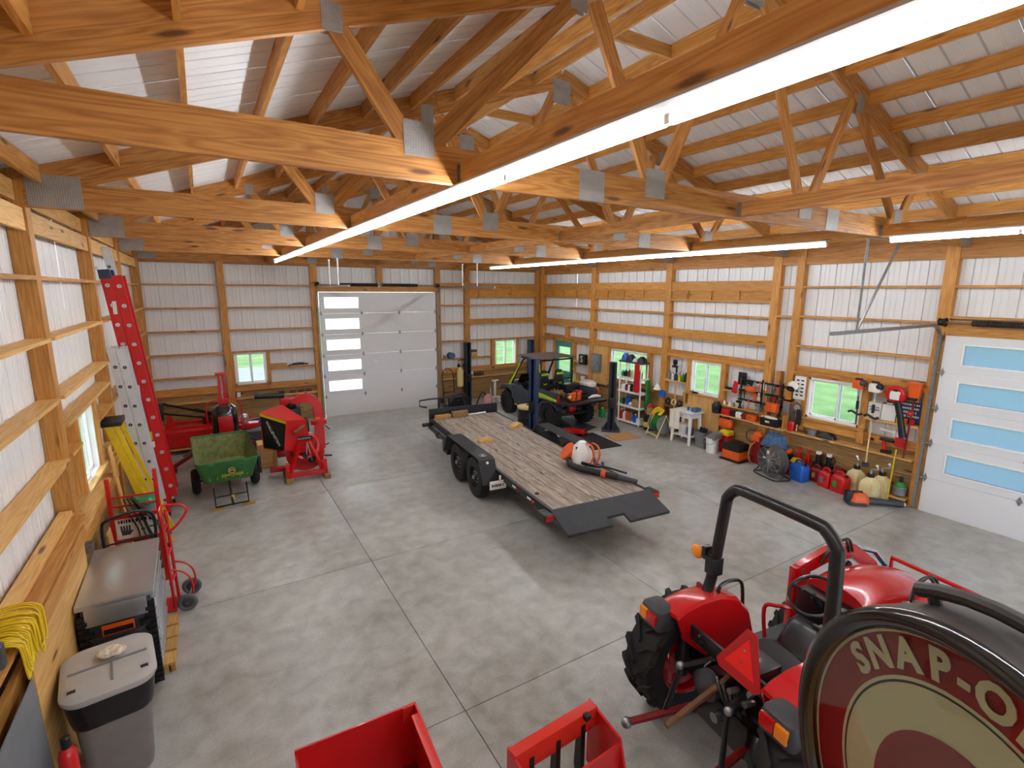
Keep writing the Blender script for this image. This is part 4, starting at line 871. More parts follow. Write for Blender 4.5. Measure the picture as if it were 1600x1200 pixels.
# ================================================================ side-by-side vehicle
RW = -PI/2                                # local front (-y) faces into the room on the right wall
mat('slate', (56, 64, 76), .42, var=.08, coat=.15); mat('roof_brown', (104, 88, 82), .6, var=.12)
t = T('utility_vehicle', 'grey and lime side-by-side utility vehicle with dark roof and open tailgate', 'utility vehicle', (8.74, 12.42, .013), R_(2))
for sx in (-1, 1):
    for wy in (-1.06, 1.10):
        wl = G().lathe([(.19, -.12), (.30, -.14), (.345, -.12), (.355, 0), (.345, .12), (.30, .14), (.19, .12)], 28, TR(sx*.60, wy, .36, ry=PI/2), caps=False).obj('tire', 'rubber', t)
        g = G()
        for k in range(18):
            for e in (-1, 1): g.box((e*.065, 0, .355), (.12, .045, .035), TR(sx*.60, wy, .36, rx=(k+.5*(e > 0))*2*PI/18) @ M.Rotation(e*.35, 4, 'Z'))
        o = g.obj('tread_lugs', 'rubber', wl); o['kind'] = 'stuff'
        G().lathe([(.195, -.10), (.195, .10), (.16, .09*sx), (.10, .04*sx), (.05, .08*sx), (.0, .08*sx)], 20, TR(sx*.60, wy, .36, ry=PI/2)).obj('rim', 'black', wl)
G().box((0, .05, .42), (.95, 2.5, .16), bev=.03).obj('chassis', 'grey_dark', t)
G().rloft([(.45, 1.06, .95, .1, 0, 1.1), (.80, 1.0, .90, .14, 0, 1.08), (.98, .84, .66, .16, 0, 1.0), (1.06, .70, .4, .14, 0, .86)], 5).obj('hood', 'slate', t)
for sx in (-1, 1):
    f_ = [(.62, .55), (.70, .86), (.95, .95), (1.25, .90), (1.48, .74), (1.42, .70), (1.22, .80), (.95, .84), (.78, .76), (.72, .55)]
    G().prism([(a, b) for a, b in f_], -.12, .12, TR(sx*.63, 0, 0) @ M.Rotation(PI/2, 4, 'Z')).obj('front_fender', 'slate', t)
    r_ = [(-1.52, .58), (-1.42, .73), (-1.10, .78), (-.74, .73), (-.60, .50), (-.70, .50), (-.80, .66), (-1.10, .735), (-1.36, .67), (-1.46, .57)]
    G().prism(r_, -.10, .10, TR(sx*.63, 0, 0) @ M.Rotation(PI/2, 4, 'Z')).obj('rear_fender', 'slate', t)
    d_ = G().prism([(.62, .40), (.72, .62), (.74, .96), (.30, 1.02), (.16, .92), (-.22, .86), (-.34, .98), (-.40, .60), (-.16, .36)], -.03, .03, TR(sx*.70, 0, 0) @ M.Rotation(PI/2, 4, 'Z')).obj('door', 'slate', t)
    G().prism([(.55, .50), (.60, .80), (.20, .84), (.0, .60)], -.012, .012, TR(sx*.735, 0, 0) @ M.Rotation(PI/2, 4, 'Z')).obj('door_inset', 'grey_dark', d_); G().tube([(sx*.73, .62, .38), (sx*.74, .1, .35), (sx*.74, -.3, .40)], .014, 6).obj('door_trim', 'lime', d_)
    G().tube(sm([(sx*.66, .86, 1.02), (sx*.64, .62, 1.40), (sx*.60, .34, 1.78), (sx*.58, .0, 1.90), (sx*.58, -.50, 1.86)], 4), .028, 8).obj('cage_rail', 'black', t)
    G().tube([(sx*.70, .98, .92), (sx*.665, .70, 1.30)], .036, 6).tube([(sx*.665, .70, 1.30), (sx*.63, .46, 1.66)], .03, 6).obj('front_pillar', 'lime', t)
    G().tube([(sx*.64, -.44, .95), (sx*.61, -.50, 1.40), (sx*.58, -.52, 1.86)], .032, 8).obj('rear_pillar', 'black', t)
    G().box((sx*.66, -.46, 1.22), (.035, .075, .36), bev=.01).box((sx*.61, -.50, 1.62), (.035, .07, .26), bev=.01).obj('pillar_cover', 'lime', t)
    G().box((sx*.70, -.98, .92), (.05, 1.06, .30), bev=.02).obj('bed_side', 'slate', t)
    G().prism([(-.44, .82), (-.44, .96), (-1.46, .86), (-1.46, .80)], -.01, .01, TR(sx*.735, 0, .02) @ M.Rotation(PI/2, 4, 'Z')).obj('side_graphic', 'lime', t)
    G().box((sx*.70, -1.525, .90), (.07, .03, .22), bev=.01).obj('tail_lamp', 'lens_red', t)
    G().tube([(sx*.2, -1.1, .34), (sx*.52, -1.1, .36)], .025, 6).tube([(sx*.15, -1.3, .40), (sx*.5, -1.12, .46)], .022, 6).obj('suspension_arm', 'lime', t)
    s_ = G().rloft([(.55, .50, .46, .08, sx*.28, -.05), (.68, .52, .48, .10, sx*.28, -.05)], 4).obj('seat_base', 'black', t)
    G().rloft([(.66, .48, .12, .06), (1.0, .46, .13, .06), (1.26, .34, .12, .06), (1.46, .24, .11, .05), (1.5, .18, .08, .04)], 4, TR(sx*.28, -.26, 0)).obj('seat_back', 'black', s_)
    G().tube([(sx*.28-.06, -.34, 1.12), (sx*.28+.06, -.34, 1.02)], .015, 6).tube([(sx*.28-.06, -.34, 1.02), (sx*.28+.06, -.34, 1.12)], .015, 6).obj('seat_emblem', 'lime', s_)
    G().rloft([(1.36, .26, .03, .012), (1.42, .26, .03, .012)], 3, TR(sx*.28, -.335, 0)).obj('seat_stripe', 'lime', s_)
G().box((0, -.98, .80), (1.38, 1.1, .06)).obj('bed_floor', 'black', t); G().box((0, -.47, .95), (1.38, .04, .30), bev=.01).obj('bed_front', 'black', t)
G().box((0, -1.72, .80), (1.42, .44, .07), bev=.025).obj('tailgate', 'black', t)
for y_ in (.45, -.52): G().tube([(-.60, y_, 1.84), (.60, y_, 1.84)], .026, 8).obj('cage_crossbar', 'black', t)
G().tube([(-.62, -.50, 1.25), (.62, -.50, 1.25)], .022, 8).obj('seat_bar', 'black', t)
G().rings([[(x_, y_, 1.90+.05*math.cos(x_*1.7)-.04*(y_*y_)+dz) for x_, y_, dz in [(-.66+.132*k, yy, 0) for k in range(11)]+[(.66-.132*k, yy, -.035) for k in range(11)]] for yy in (-.62, -.40, -.1, .2, .45, .58)]).obj('roof', 'roof_brown', t)
G().add([(-.58, .68, 1.02), (.58, .68, 1.02), (.56, .52, 1.30), (-.56, .52, 1.30)], [(0, 1, 2, 3)]).add([(-.58, .69, 1.02), (.58, .69, 1.02), (.56, .53, 1.30), (-.56, .53, 1.30)], [(3, 2, 1, 0)]).obj('windshield', 'glass_smoke', t)
G().box((0, .62, .95), (1.1, .2, .14), bev=.03).obj('dashboard', 'black', t); G().torus(.16, .015, 20, 6, TR(-.28, .42, 1.08, rx=.9)).obj('steering_wheel', 'black', t)
G().ball((0, -1.22, .52), .17, 14, sq=(1, .8, .9)).obj('tow_cover', 'red', t); G().box((0, -1.35, .40), (.9, .1, .08), bev=.02).obj('rear_bumper', 'black', t)
for k in range(3): G().cyl((-.2+k*.2, -1.1, .55), (-.25+k*.25, -1.0, .72), .03, n=8).obj('shock_absorber', 'grey', t)
UM = t.matrix_basis.copy(); UP = lambda a, b, c: UM @ V((a, b, c))
t = T('chainsaw', 'orange chainsaw with black bar lying on the open tailgate', 'chainsaw', UP(-.22, -1.60, .835), R_(-80))
G().box((0, 0, .11), (.22, .36, .20), bev=.05).obj('engine_body', 'orange', t); G().tube(sm([(-.14, -.10, .06), (-.16, -.06, .24), (0, -.04, .30), (.15, -.06, .24), (.15, -.1, .06)], 4), .016, 8).obj('front_handle', 'black', t); G().box((.03, .42, .07), (.02, .5, .08), bev=.008).obj('guide_bar', 'black', t); G().ball((0, -.19, .12), .06).obj('starter', 'cream', t); G().tube(sm([(-.0, -.18, .16), (0, -.32, .2), (0, -.36, .1), (0, -.2, .05)], 4), .018, 8).obj('rear_handle', 'black', t)
g = G(); rr = random.Random(5)
for k in range(60):
    a = rr.uniform(-.5, .5)-.6; c = V((rr.uniform(-.45, -.08), rr.uniform(-1.14, -.76), .865+rr.uniform(0, .12))); d_ = V((math.cos(a+1.6), math.sin(a+1.6), rr.uniform(-.05, .12)))*rr.uniform(.10, .2)
    g.tube([UM @ (c-d_), UM @ (c+d_+V((0, 0, .02)))], rr.uniform(.004, .009), 4)
o = tag(g.obj('brush_pile', mat('twig', (176, 138, 92), .9, var=.3).name), 'pile of dry sticks and twigs in the vehicle bed', 'sticks'); o['kind'] = 'stuff'
thing1(G().rloft([(0, .34, .26, .1), (.08, .36, .28, .1), (.13, .2, .18, .08)], 4), 'bag', 'red', 'red bag lying in the vehicle bed', 'bag', UP(.40, -1.02, .84), rz=.4)
thing1(G().tube(sm([(-.2, 0, .03), (0, .03, .05), (.2, -.02, .04)], 4), [.03]*3+[.045]*4+[.03]*2, 8), 'work_glove', 'white', 'white work glove on the corner of the tailgate', 'glove', UP(.48, -1.66, .84))
thing1(G().box((0, 0, .14), (.5, .3, .26), bev=.03), 'tool_bag', 'black', 'black tool bag behind the seats in the vehicle bed', 'bag', UP(.40, -.66, .84))
# ---------------- two-column lift, drum, mats
def column(loc, h, m, label, rz=0, base=True):
    t = T('lift_column', label, 'lift column', loc, rz, 'portable lift columns')
    G().prism([(-.10, -.09), (.10, -.09), (.10, .09), (.04, .09), (.04, .07), (.08, .07), (.08, -.07), (-.08, -.07), (-.08, .07), (-.04, .07), (-.04, .09), (-.10, .09)], 0, h, M.Rotation(PI/2, 4, 'X')).obj('mast', m, t)
    if base:
        G().box((0, -.02, .012), (.50, .46, .024)).obj('base_plate', 'grey_dark', t)
        for sx in (-1, 1): G().prism([(.10, .02), (.24, .02), (.10, .26)], -.012, .012, TR(0, .02, 0) @ M.Rotation(0 if sx > 0 else PI, 4, 'Z')).obj('gusset', m, t)
    G().box((0, -.12, h*.42), (.14, .08, .3), bev=.01).obj('carriage', 'black', t); G().box((0, 0, h+.012), (.2, .18, .024)).obj('cap', m, t)
    return t
column((7.10, 10.62, 0), 2.12, 'navy', 'blue steel lift column standing between the trailer and the vehicle', R_(-60))
column((9.50, 10.30, 0), 1.90, mat('navy_dark', (30, 36, 50), .45, var=.15).name, 'dark blue lift column beside the white storage rack', R_(-40))
column((7.66, 15.60, 0), 2.06, 'navy_dark', 'dark lift column standing against the back wall post', 0, False)
column((10.24, 15.55, 0), 2.04, 'navy', 'blue lift column in the back corner behind the vehicle', 0, False)
t = T('drum', 'black drum with a white lid beside the blue lift column', 'drum', (7.32, 11.24, 0)); G().lathe([(.24, 0), (.27, .02), (.27, .2), (.28, .22), (.27, .24), (.27, .44), (.28, .46), (.27, .48), (.27, .70), (.25, .72)], 24).obj('barrel', 'black', t); G().lathe([(.28, .70), (.285, .74), (.26, .765), (.05, .775), (.0, .775)], 24).obj('lid', 'cream', t); G().box((0, 0, .79), (.08, .03, .03), bev=.008).obj('lid_knob', 'black', t)
thing1(G().box((0, 0, .009), (1.5, 1.3, .018)), 'rubber_mat', 'rubber', 'black rubber mat on the floor behind the vehicle', 'mat', (8.05, 9.75, 0), rz=R_(-6))
thing1(G().box((0, 0, .008), (.8, .6, .014)), 'cardboard_sheet', 'cardboard', 'flat cardboard sheet on the floor by the dark lift column', 'cardboard', (9.32, 9.64, 0), rz=R_(-8))
thing1(G().box((0, 0, .004), (1.24, 1.4, .008)), 'rubber_mat', 'grey_dark', 'grey floor mat under the rear of the vehicle', 'mat', (8.72, 11.38, 0), rz=R_(2))
t = T('floor_jack', 'low red and black floor jack behind the vehicle', 'jack', (8.35, 10.45, .018), R_(20)); G().box((0, 0, .09), (.26, .62, .10), bev=.02).obj('frame', 'red', t); G().cyl((0, .24, .14), (0, .24, .19), .06, n=14).obj('saddle', 'black', t); G().tube([(0, -.28, .12), (0, -.62, .3)], .02, 8).obj('handle', 'black', t)
for sx in (-1, 1):
    for sy in (-.26, .26): G().cyl((sx*.12, sy, .05), (sx*.15, sy, .05), .05, n=12).obj('wheel', 'black', t)
# spare tire standing at the tongue
t = T('spare_tire', 'black spare tire standing upright in front of the trailer headboard', 'tire', (6.25, 13.35, 0), R_(14))
G().lathe([(.24, -.10), (.36, -.12), (.42, -.10), (.435, 0), (.42, .10), (.36, .12), (.24, .10)], 36, TR(0, 0, .435, rx=PI/2), caps=False).obj('tire', mat('tire_gloss', (24, 25, 28), .35, var=.1).name, t); G().lathe([(.245, -.10), (.245, .10), (.2, .04), (.1, .02), (.0, .05)], 24, TR(0, 0, .435, rx=PI/2)).obj('rim', 'black', t)
t = T('shop_vacuum', 'small pink and white canister vacuum with black hose by the back wall', 'vacuum', (7.98, 14.7, 0)); G().lathe([(.12, 0), (.16, .04), (.16, .28), (.12, .36), (.05, .4)], 18).obj('canister', mat('pink', (206, 150, 150), .5).name, t); G().tube(sm([(-.1, 0, .38), (-.25, -.05, .5), (-.4, 0, .2), (-.45, .02, .02)], 5), .022, 8).obj('hose', 'black', t); G().tube([(.1, 0, .36), (.1, .02, .6)], .015, 6).obj('handle', 'white', t)
t = T('work_stand', 'white I-shaped roller stand by the back wall skirting', 'stand', (8.52, 15.2, 0)); G().box((0, 0, .74), (.26, .06, .05), bev=.01).obj('roller', 'white', t); G().box((0, 0, .45), (.07, .05, .55), bev=.01).obj('post', 'white', t); G().box((0, 0, .16), (.3, .06, .04), bev=.01).obj('crossfoot', 'white', t)
for sx in (-1, 1): G().box((sx*.12, 0, .07), (.05, .34, .14), bev=.01).obj('foot', 'white', t)
t = T('hand_cart', 'black arched hand cart leaning on the back wall by the white door', 'hand truck', (6.95, 15.42, 0)); G().tube(sm([(-.2, .16, .03), (-.2, .22, .6), (-.2, .27, .95), (-.14, .29, 1.14), (0, .3, 1.2), (.14, .29, 1.14), (.2, .27, .95), (.2, .22, .6), (.2, .16, .03)], 4), .018, 8).obj('frame', 'black', t); G().ab((-.2, -.05, .01), (.2, .2, .02)).obj('toe_plate', 'black', t)
for sx in (-1, 1): G().torus(.09, .03, 18, 6, TR(sx*.24, .22, .12, ry=PI/2)).obj('wheel', 'rubber', t)
for z_ in (.4, .8): G().cyl((-.2, .21+z_*.06, z_), (.2, .21+z_*.06, z_), .012, n=8).obj('crossbar', 'black', t)
thing1(G().rloft([(.55, .20, .10, .05), (.62, .24, .14, .06), (1.1, .24, .14, .06), (1.18, .18, .08, .04), (1.24, .04, .03, .01)], 4), 'feed_bag', 'cream', 'cream cloth bag hanging from the dark column by the back wall', 'bag', (7.40, 15.66, 0))
t = T('ear_muffs', 'black ear muffs hanging above the cream bag', 'ear muffs', (7.42, 15.60, 1.40)); G().tube(sm([(-.1, 0, -.08), (-.11, 0, .04), (0, 0, .12), (.11, 0, .04), (.1, 0, -.08)], 4), .014, 6).obj('band', 'black', t)
for sx in (-1, 1): G().lathe([(.02, -.04), (.06, -.03), (.06, .03), (.02, .04)], 12, TR(sx*.1, 0, -.1, ry=PI/2)).obj('cup', 'black', t)
thing1(G().lathe([(.03, -.12), (.11, -.12), (.11, .12), (.03, .12)], 18, TR(0, 0, .11, rx=PI/2)), 'shop_towel_roll', 'cloth_blue', 'blue shop towel roll on the back wall girt', 'towel roll', (7.14, YB+.02, 1.52))
thing1(G().lathe([(.04, 0), (.045, .1), (.03, .13)], 12), 'spray_can', 'grey', 'grey can next to the blue towel roll', 'can', (6.92, YB+.06, 1.52))
for k, (x_, z_, w_, m_) in enumerate(((8.02, 1.52, .26, 'block'), (8.04, 1.61, .24, 'pine_pale'), (8.03, 1.70, .22, 'brown'))): thing1(G().box((0, 0, .043), (w_, .12, .086), bev=.006), 'wood_block', m_, ('lowest wood block of the small stack on the back girt', 'middle pale wood block of the small stack on the back girt', 'dark top wood block of the small stack on the back girt')[k], 'block', (x_, YB+.06, z_))
for k in range(4): thing1(G().lathe([(.035, 0), (.035, .09), (.015, .12), (.015, .15)], 10), 'oil_bottle', 'black', 'small black bottle on the low back shelf near the white outlet', 'bottle', (8.08+k*.10, YB+.05, .84), 'black bottles on the low back shelf')
for x_, lb_ in ((7.92, 'white outlet box beside the black bottles on the back wall'), (6.86, 'white outlet box by the back overhead door')): thing1(G().box((0, 0, 0), (.07, .04, .12), bev=.006), 'outlet_box', 'white', lb_, 'outlet', (x_, YB+.0, .98 if x_ > 7 else 1.15))
# ================================================================ right wall
t = T('electrical_panel', 'grey electrical panel on a plywood board', 'electrical panel', (XR-.06, 12.36, 1.30), RW); G().box((0, 0, .28), (.38, .10, .56), bev=.008).obj('cabinet', 'grey', t); G().box((0, -.055, .28), (.32, .01, .50), bev=.004).obj('cover', mat('panel_grey', (136, 138, 142), .5).name, t); G().box((.13, -.065, .28), (.02, .012, .06)).obj('latch', 'black', t)
t = T('box_sign', 'black box sign with a white letter S', 'sign', (XR-.11, 12.96, 1.44), RW); G().box((0, 0, .17), (.32, .14, .34), bev=.02).obj('box', 'black', t); text('S', .30, 'white', t, TR(0, -.072, .18, rx=PI/2), .003)
def bottle(loc, h, r, m, capm, label, group=None, sq=1):
    t = T('bottle', label, 'bottle', loc, RW, group)
    G().rloft([(0, 2*r, 2*r*sq, r*.6), (h*.7, 2*r, 2*r*sq, r*.6), (h*.86, r*.8, r*.8, r*.38), (h*.9, r*.7, r*.7, r*.34)], 3).obj('body', m, t)
    G().cyl((0, 0, h*.9), (0, 0, h), r*.4, n=10).obj('cap', capm, t); return t
def jug(loc, h, w_, d_, m, capm, label, group=None, rz=RW):
    t = T('jug', label, 'jug', loc, rz, group)
    G().rloft([(0, w_, d_, .03), (h*.6, w_, d_, .03), (h*.8, w_*.7, d_*.7, .03), (h*.86, w_*.3, d_*.5, .02)], 3).obj('body', m, t)
    G().tube(sm([(w_*.1, 0, h*.84), (w_*.3, 0, h*.86), (w_*.46, 0, h*.75), (w_*.46, 0, h*.5)], 3), .012, 6).obj('handle', m, t); G().cyl((0, 0, h*.85), (0, 0, h*.95), w_*.15, n=10).obj('cap', capm, t); return t
# white plastic rack
rk = T('storage_rack', 'white plastic five-tier storage rack loaded with bottles and cloths', 'rack', (10.52, 10.54, 0), RW)
RZ = (.07, .52, .95, 1.36, 1.83)
for z_ in RZ: G().box((0, 0, z_), (.92, .32, .05), bev=.008).obj('shelf', 'vinyl' if z_ < 1.8 else 'grey_dark', rk)
for sx in (-1, 1):
    for sy in (-1, 1): G().cyl((sx*.42, sy*.13, 0), (sx*.42, sy*.13, 1.85), .022, n=10).obj('leg', 'vinyl', rk)
RM = rk.matrix_basis.copy(); RP = lambda a, z_, b=0: RM @ V((a, b, z_+.025))
rows = [(.07, ((-.34, .30, .06, 'red', 'white'), (-.22, .28, .055, 'white', 'red'), (-.08, .30, .06, 'orange', 'black'), (.06, .28, .05, 'grey', 'green'), (.22, .24, .07, 'blue', 'white'))),
        (.95, ((-.36, .2, .04, 'white', 'red'), (-.27, .22, .04, 'white', 'black'), (-.18, .22, .045, 'red_dark', 'white'), (-.08, .2, .04, 'white', 'grey_dark'), (.02, .26, .045, 'black', 'white'), (.12, .24, .04, 'brown', 'black'))),
        (1.36, ((-.36, .16, .05, 'green', 'black'), (-.24, .2, .05, 'black', 'grey'), (-.1, .22, .05, 'brown', 'black'), (.0, .22, .04, 'cream', 'red'), (.34, .26, .05, 'green', 'red')))]
cn = {'red': 'red', 'white': 'white', 'orange': 'orange', 'grey': 'grey', 'blue': 'blue', 'red_dark': 'dark red', 'black': 'black', 'brown': 'brown', 'green': 'green', 'cream': 'cream', 'grey_dark': 'dark grey'}
sn = {.07: 'bottom', .95: 'middle', 1.36: 'fourth'}
for z_, it in rows:
    for a, h_, r_, m_, c_ in it: bottle(RP(a, z_, -.06), h_, r_, m_, c_, '%s bottle with %s cap on the %s shelf of the white rack' % (cn[m_], cn[c_], sn[z_]), 'bottles on the white rack')
for k, (a, m_) in enumerate(((-.36, 'green'), (-.28, 'black'))): thing1(G().cyl((0, 0, 0), (0, 0, .18), .036, n=12), 'spray_can', m_, '%s spray can on the second shelf of the white rack' % m_, 'can', RP(a, .52, -.06))
thing1(G().lathe([(.09, 0), (.11, .22), (.115, .22), (.1, .2)], 16), 'pail', 'blue', 'small blue pail on the second shelf of the white rack', 'pail', RP(-.14, .52, .02))
thing1(G().ball((0, 0, .06), .066, 12, sq=(1.2, 1, .9)), 'rag_ball', 'cloth_white', 'white rag ball on the second shelf of the white rack', 'rag', RP(.04, .52, -.09))
thing1(G().box((0, 0, .11), (.28, .24, .22), bev=.01), 'cardboard_box', 'cardboard', 'open cardboard box on the second shelf of the white rack', 'box', RP(.26, .52, -.02), rz=RW)
thing1(G().box((0, 0, .07), (.16, .2, .14), bev=.01), 'carton', 'white', 'white carton on the bottom shelf of the white rack', 'box', RP(.38, .07, -.012), rz=RW)
g = G(); rr = random.Random(8)
for k in range(1): g.rings([[(.06*math.cos(a)*(1+.5*f_)+.03*math.sin(5*a+k), .05*math.sin(a)-.0, -.9*f_-.0) for a in [2*PI*i/14 for i in range(14)]] for f_ in (0, .3, .6, .9)] if k == 0 else [[(0, 0, -.1), (.001, 0, -.1), (0, .001, -.1)], [(0, 0, -.11), (.001, 0, -.11), (0, .001, -.11)]])
thing1(g, 'red_coat', 'cloth_red', 'long red cloth hanging from the front corner of the white rack', 'cloth', RP(.34, 1.80, -.208), rz=RW)
thing1(G().rloft([(0, .14, .05, .02), (.2, .16, .06, .03), (.85, .15, .05, .03)], 3), 'rubber_apron', 'green', 'green apron hanging at the side of the white rack', 'apron', RM @ V((.53, .06, .52)), rz=RW+PI/2)
tops = [('blue', 'navy blue boot case', -.34, .20, .2), ('black', 'black rain jacket bundle', -.115, .24, .18), ('white', 'white and blue cap', .095, .16, .1), ('black', 'black cloth heap', .31, .24, .16)]
for k, (m_, nm, a, w_, h_) in enumerate(tops): thing1(G().rloft([(0, w_, .24, .06), (h_*.6, w_*.9, .2, .06), (h_, w_*.4, .1, .04)], 4), 'gear_bundle', m_, nm+' on top of the white rack', 'gear', RP(a, 1.83, 0), rz=RW+.02*k)
thing1(G().lathe([(.02, 0), (.095, .008), (.11, .016), (.07, .05), (.055, .10), (.001, .115)], 16), 'straw_hat', 'cream', 'pale brimmed hat on the fourth shelf of the white rack', 'hat', RP(.16, 1.36, -.05))
# around the rack
jug((10.28, 11.55, 0), .32, .2, .16, 'green', 'white', 'green jug on the floor behind the dark lift column'); jug((10.56, 11.45, 0), .40, .22, .18, 'white', 'green', 'white jug on the floor beside the green jug')
t = T('cardboard_box', 'tall cardboard box on the floor near the electrical panel', 'box', (10.30, 12.3, 0), RW); G().box((0, 0, .42), (.55, .45, .84), bev=.008).obj('carton', 'cardboard', t); G().box((0, -.1, .85), (.55, .2, .01), TR(0, 0, 0, rx=.1)).obj('flap', 'cardboard', t)
thing1(G().rloft([(0, .5, .34, .08), (.10, .54, .38, .12), (.18, .4, .26, .1)], 4), 'seed_bag', mat('bag_print', (226, 214, 208), .7, var=.3, scale=6).name, 'white and red printed bag on the tall cardboard box', 'bag', (10.30, 12.3, .86), rz=RW)
wb = T('workbench', 'wooden workbench along the wall under the electrical panel', 'bench', (10.58, 13.05, 0), RW); plank('bench_top', (-.35, -.2, .86), (.35, .1, .90), wb, 'pine_pale')
for sx in (-.3, .3): plank('leg', (sx-.03, -.18, 0), (sx+.03, -.12, .86), wb, 'pine')
for k, (m_, a, nm) in enumerate((('cream', -.2, 'cream tub'), ('cardboard', 0, 'small brown carton'), ('white', .2, 'white tub'))): thing1(G().lathe([(.06, 0), (.07, .16), (.05, .17)], 12) if k != 1 else G().box((0, 0, .1), (.16, .14, .2), bev=.005), 'container', m_, nm+' on the workbench behind the vehicle', 'container', wb.matrix_basis @ V((a, -.05, .90)))
t = T('oil_pail', 'black oil pail with a printed label beside the white rack', 'pail', (10.50, 9.80, 0), RW); G().lathe([(.17, 0), (.19, .36), (.2, .36), (.2, .40)], 22).obj('pail', 'black', t); G().lathe([(.186, .10), (.190, .24)], 22, caps=False).obj('label_band', 'cream', t); G().lathe([(.2, .40), (.2, .43), (.1, .44), (0, .44)], 22).obj('lid', 'black', t)
t = T('gallon_can', 'tan can with a red lid stacked on the black oil pail', 'can', (10.50, 9.80, .44)); G().cyl((0, 0, 0), (0, 0, .2), .10, n=18).obj('can', 'cardboard', t); G().lathe([(.09, .2), (.1, .22), (.06, .28), (.03, .3)], 16).obj('lid', 'red', t)
# hose reel
t = T('hose_reel', 'garden hose reel with green hose and yellow hose draped over', 'hose reel', (10.24, 9.18, 0), RW-.2)
for sx in (-.24, .24): G().tube([(sx, -.28, .009), (sx, .0, .62), (sx, .25, .009)], .02, 6).obj('side_frame', 'cream', t); G().lathe([(.02, -.01), (.25, -.01), (.25, .01), (.02, .01)], 26, TR(sx*.8, 0, .36, ry=PI/2)).obj('flange', 'grey', t)
g = G()
for k in range(9): g.torus(.17+.02*(k % 2), .017, 24, 6, TR(-.15+k*.037, 0, .36, ry=PI/2))
g.obj('green_hose', 'green', t); g = G()
for k in range(5): g.tube(sm([(-.32+.03*k, -.20, .22+.02*k), (-.28+.03*k, -.08, .60), (-.16+.05*k, .0, .76-.01*k), (-.02+.03*k, .02, .72), (.02+.02*k, -.10, .60)], 4), .018, 6)
g.obj('yellow_hose', 'yellow', t); G().box((0, -.24, .08), (.46, .03, .04)).obj('crossbar', 'cream', t)
# white table
t = T('utility_table', 'small white utility table with splayed legs and a lower shelf', 'table', (10.40, 8.46, 0), RW)
G().rloft([(.80, .66, .50, .03), (.84, .70, .54, .03)], 3).obj('table_top', 'vinyl', t); G().box((0, 0, .2), (.52, .36, .03), bev=.006).obj('lower_shelf', 'vinyl', t); G().box((0, 0, .74), (.52, .38, .12), bev=.006).obj('apron', 'vinyl', t)
for sx in (-1, 1):
    for sy in (-1, 1): G().tube([(sx*.28, sy*.2, 0), (sx*.25, sy*.17, .82)], [.03, .05], 4).obj('leg', 'vinyl', t)
g = G().rings([[(x_, -.29-.012*math.sin(x_*40)+.0, z_) for x_ in [-.16+.02*k for k in range(17)]]+[(x_, -.28-.012*math.sin(x_*40), z_) for x_ in [.16-.02*k for k in range(17)]] for z_ in (.38, .6, .845)]).box((0, -.16, .85), (.32, .26, .012), bev=.004)
thing1(g, 'towel', 'cloth_white', 'cream towel draped over the front edge of the white table', 'towel', (10.39, 8.60, 0), rz=RW)
thing1(G().lathe([(.03, 0), (.04, .09), (.035, .09), (.03, .01)], 12), 'cup', 'blue', 'blue cup on the white table', 'cup', (10.44, 8.46, .84))
thing1(G().box((0, 0, .05), (.22, .16, .1), bev=.03), 'sander', 'cloth_blue', 'blue grey hand tool at the far end of the white table', 'tool', (10.48, 8.26, .84))
thing1(G().lathe([(.10, 0), (.12, .2), (.12, .26), (.06, .28)], 16), 'paint_tub', 'white', 'white tub with a magenta band on the lower shelf of the white table', 'tub', (10.40, 8.56, .215)); thing1(G().rloft([(0, .14, .12, .03), (.2, .16, .14, .03)], 3), 'parts_box', 'cloth_blue', 'grey blue box on the lower shelf of the white table', 'box', (10.40, 8.32, .215))
t = T('side_shelf', 'brown low shelf cabinet behind the hose reel', 'shelf', (10.68, 9.155, 0), RW); G().box((0, 0, .78), (.56, .20, .04), bev=.006).obj('top', 'brown', t); 
for sx in (-.25, .25): G().box((sx, 0, .38), (.04, .18, .76)).obj('side', 'brown', t)
for k, (a, m_, nm) in enumerate(((-.195, 'black', 'black tape coil'), (.0, 'cream', 'cream cable coil'), (.195, 'black', 'black cable coil'))): thing1(G().torus(.07, .025, 18, 6, TR(0, 0, .09, rx=PI/2-.3)), 'coil', m_, nm+' on the brown shelf behind the hose reel', 'coil', (10.68, 9.155-a, .80), rz=RW)
# wall-hung between rack and window
thing1(G().lathe([(.012, .2), (.015, .1), (.08, .02), (.11, -.06), (.10, -.06), (.07, .02), (.008, .1)], 18), 'funnel', 'white', 'white funnel hanging upside down from the wall post', 'funnel', (10.605, 9.70, 1.22))
thing1(G().lathe([(.02, -.04), (.1, -.04), (.1, .04), (.02, .04)], 16, TR(ry=PI/2)), 'tape_reel', 'blue', 'blue reel hanging below the white funnel', 'reel', (10.66, 9.54, 1.06))
for k, (y_, m_, h_) in enumerate(((9.42, 'grey', .24), (9.30, 'white', .2), (9.20, 'navy', .22), (9.08, 'yellow', .2), (8.96, 'green', .22), (8.88, 'black', .26))): bottle((XR+.04, y_, 1.48), h_, .04, m_, 'black', '%s bottle on the short wall shelf next to the plywood panel' % {'grey': 'grey', 'white': 'white', 'navy': 'dark blue', 'yellow': 'yellow', 'green': 'green', 'black': 'black'}[m_], 'bottles on the short wall shelf')
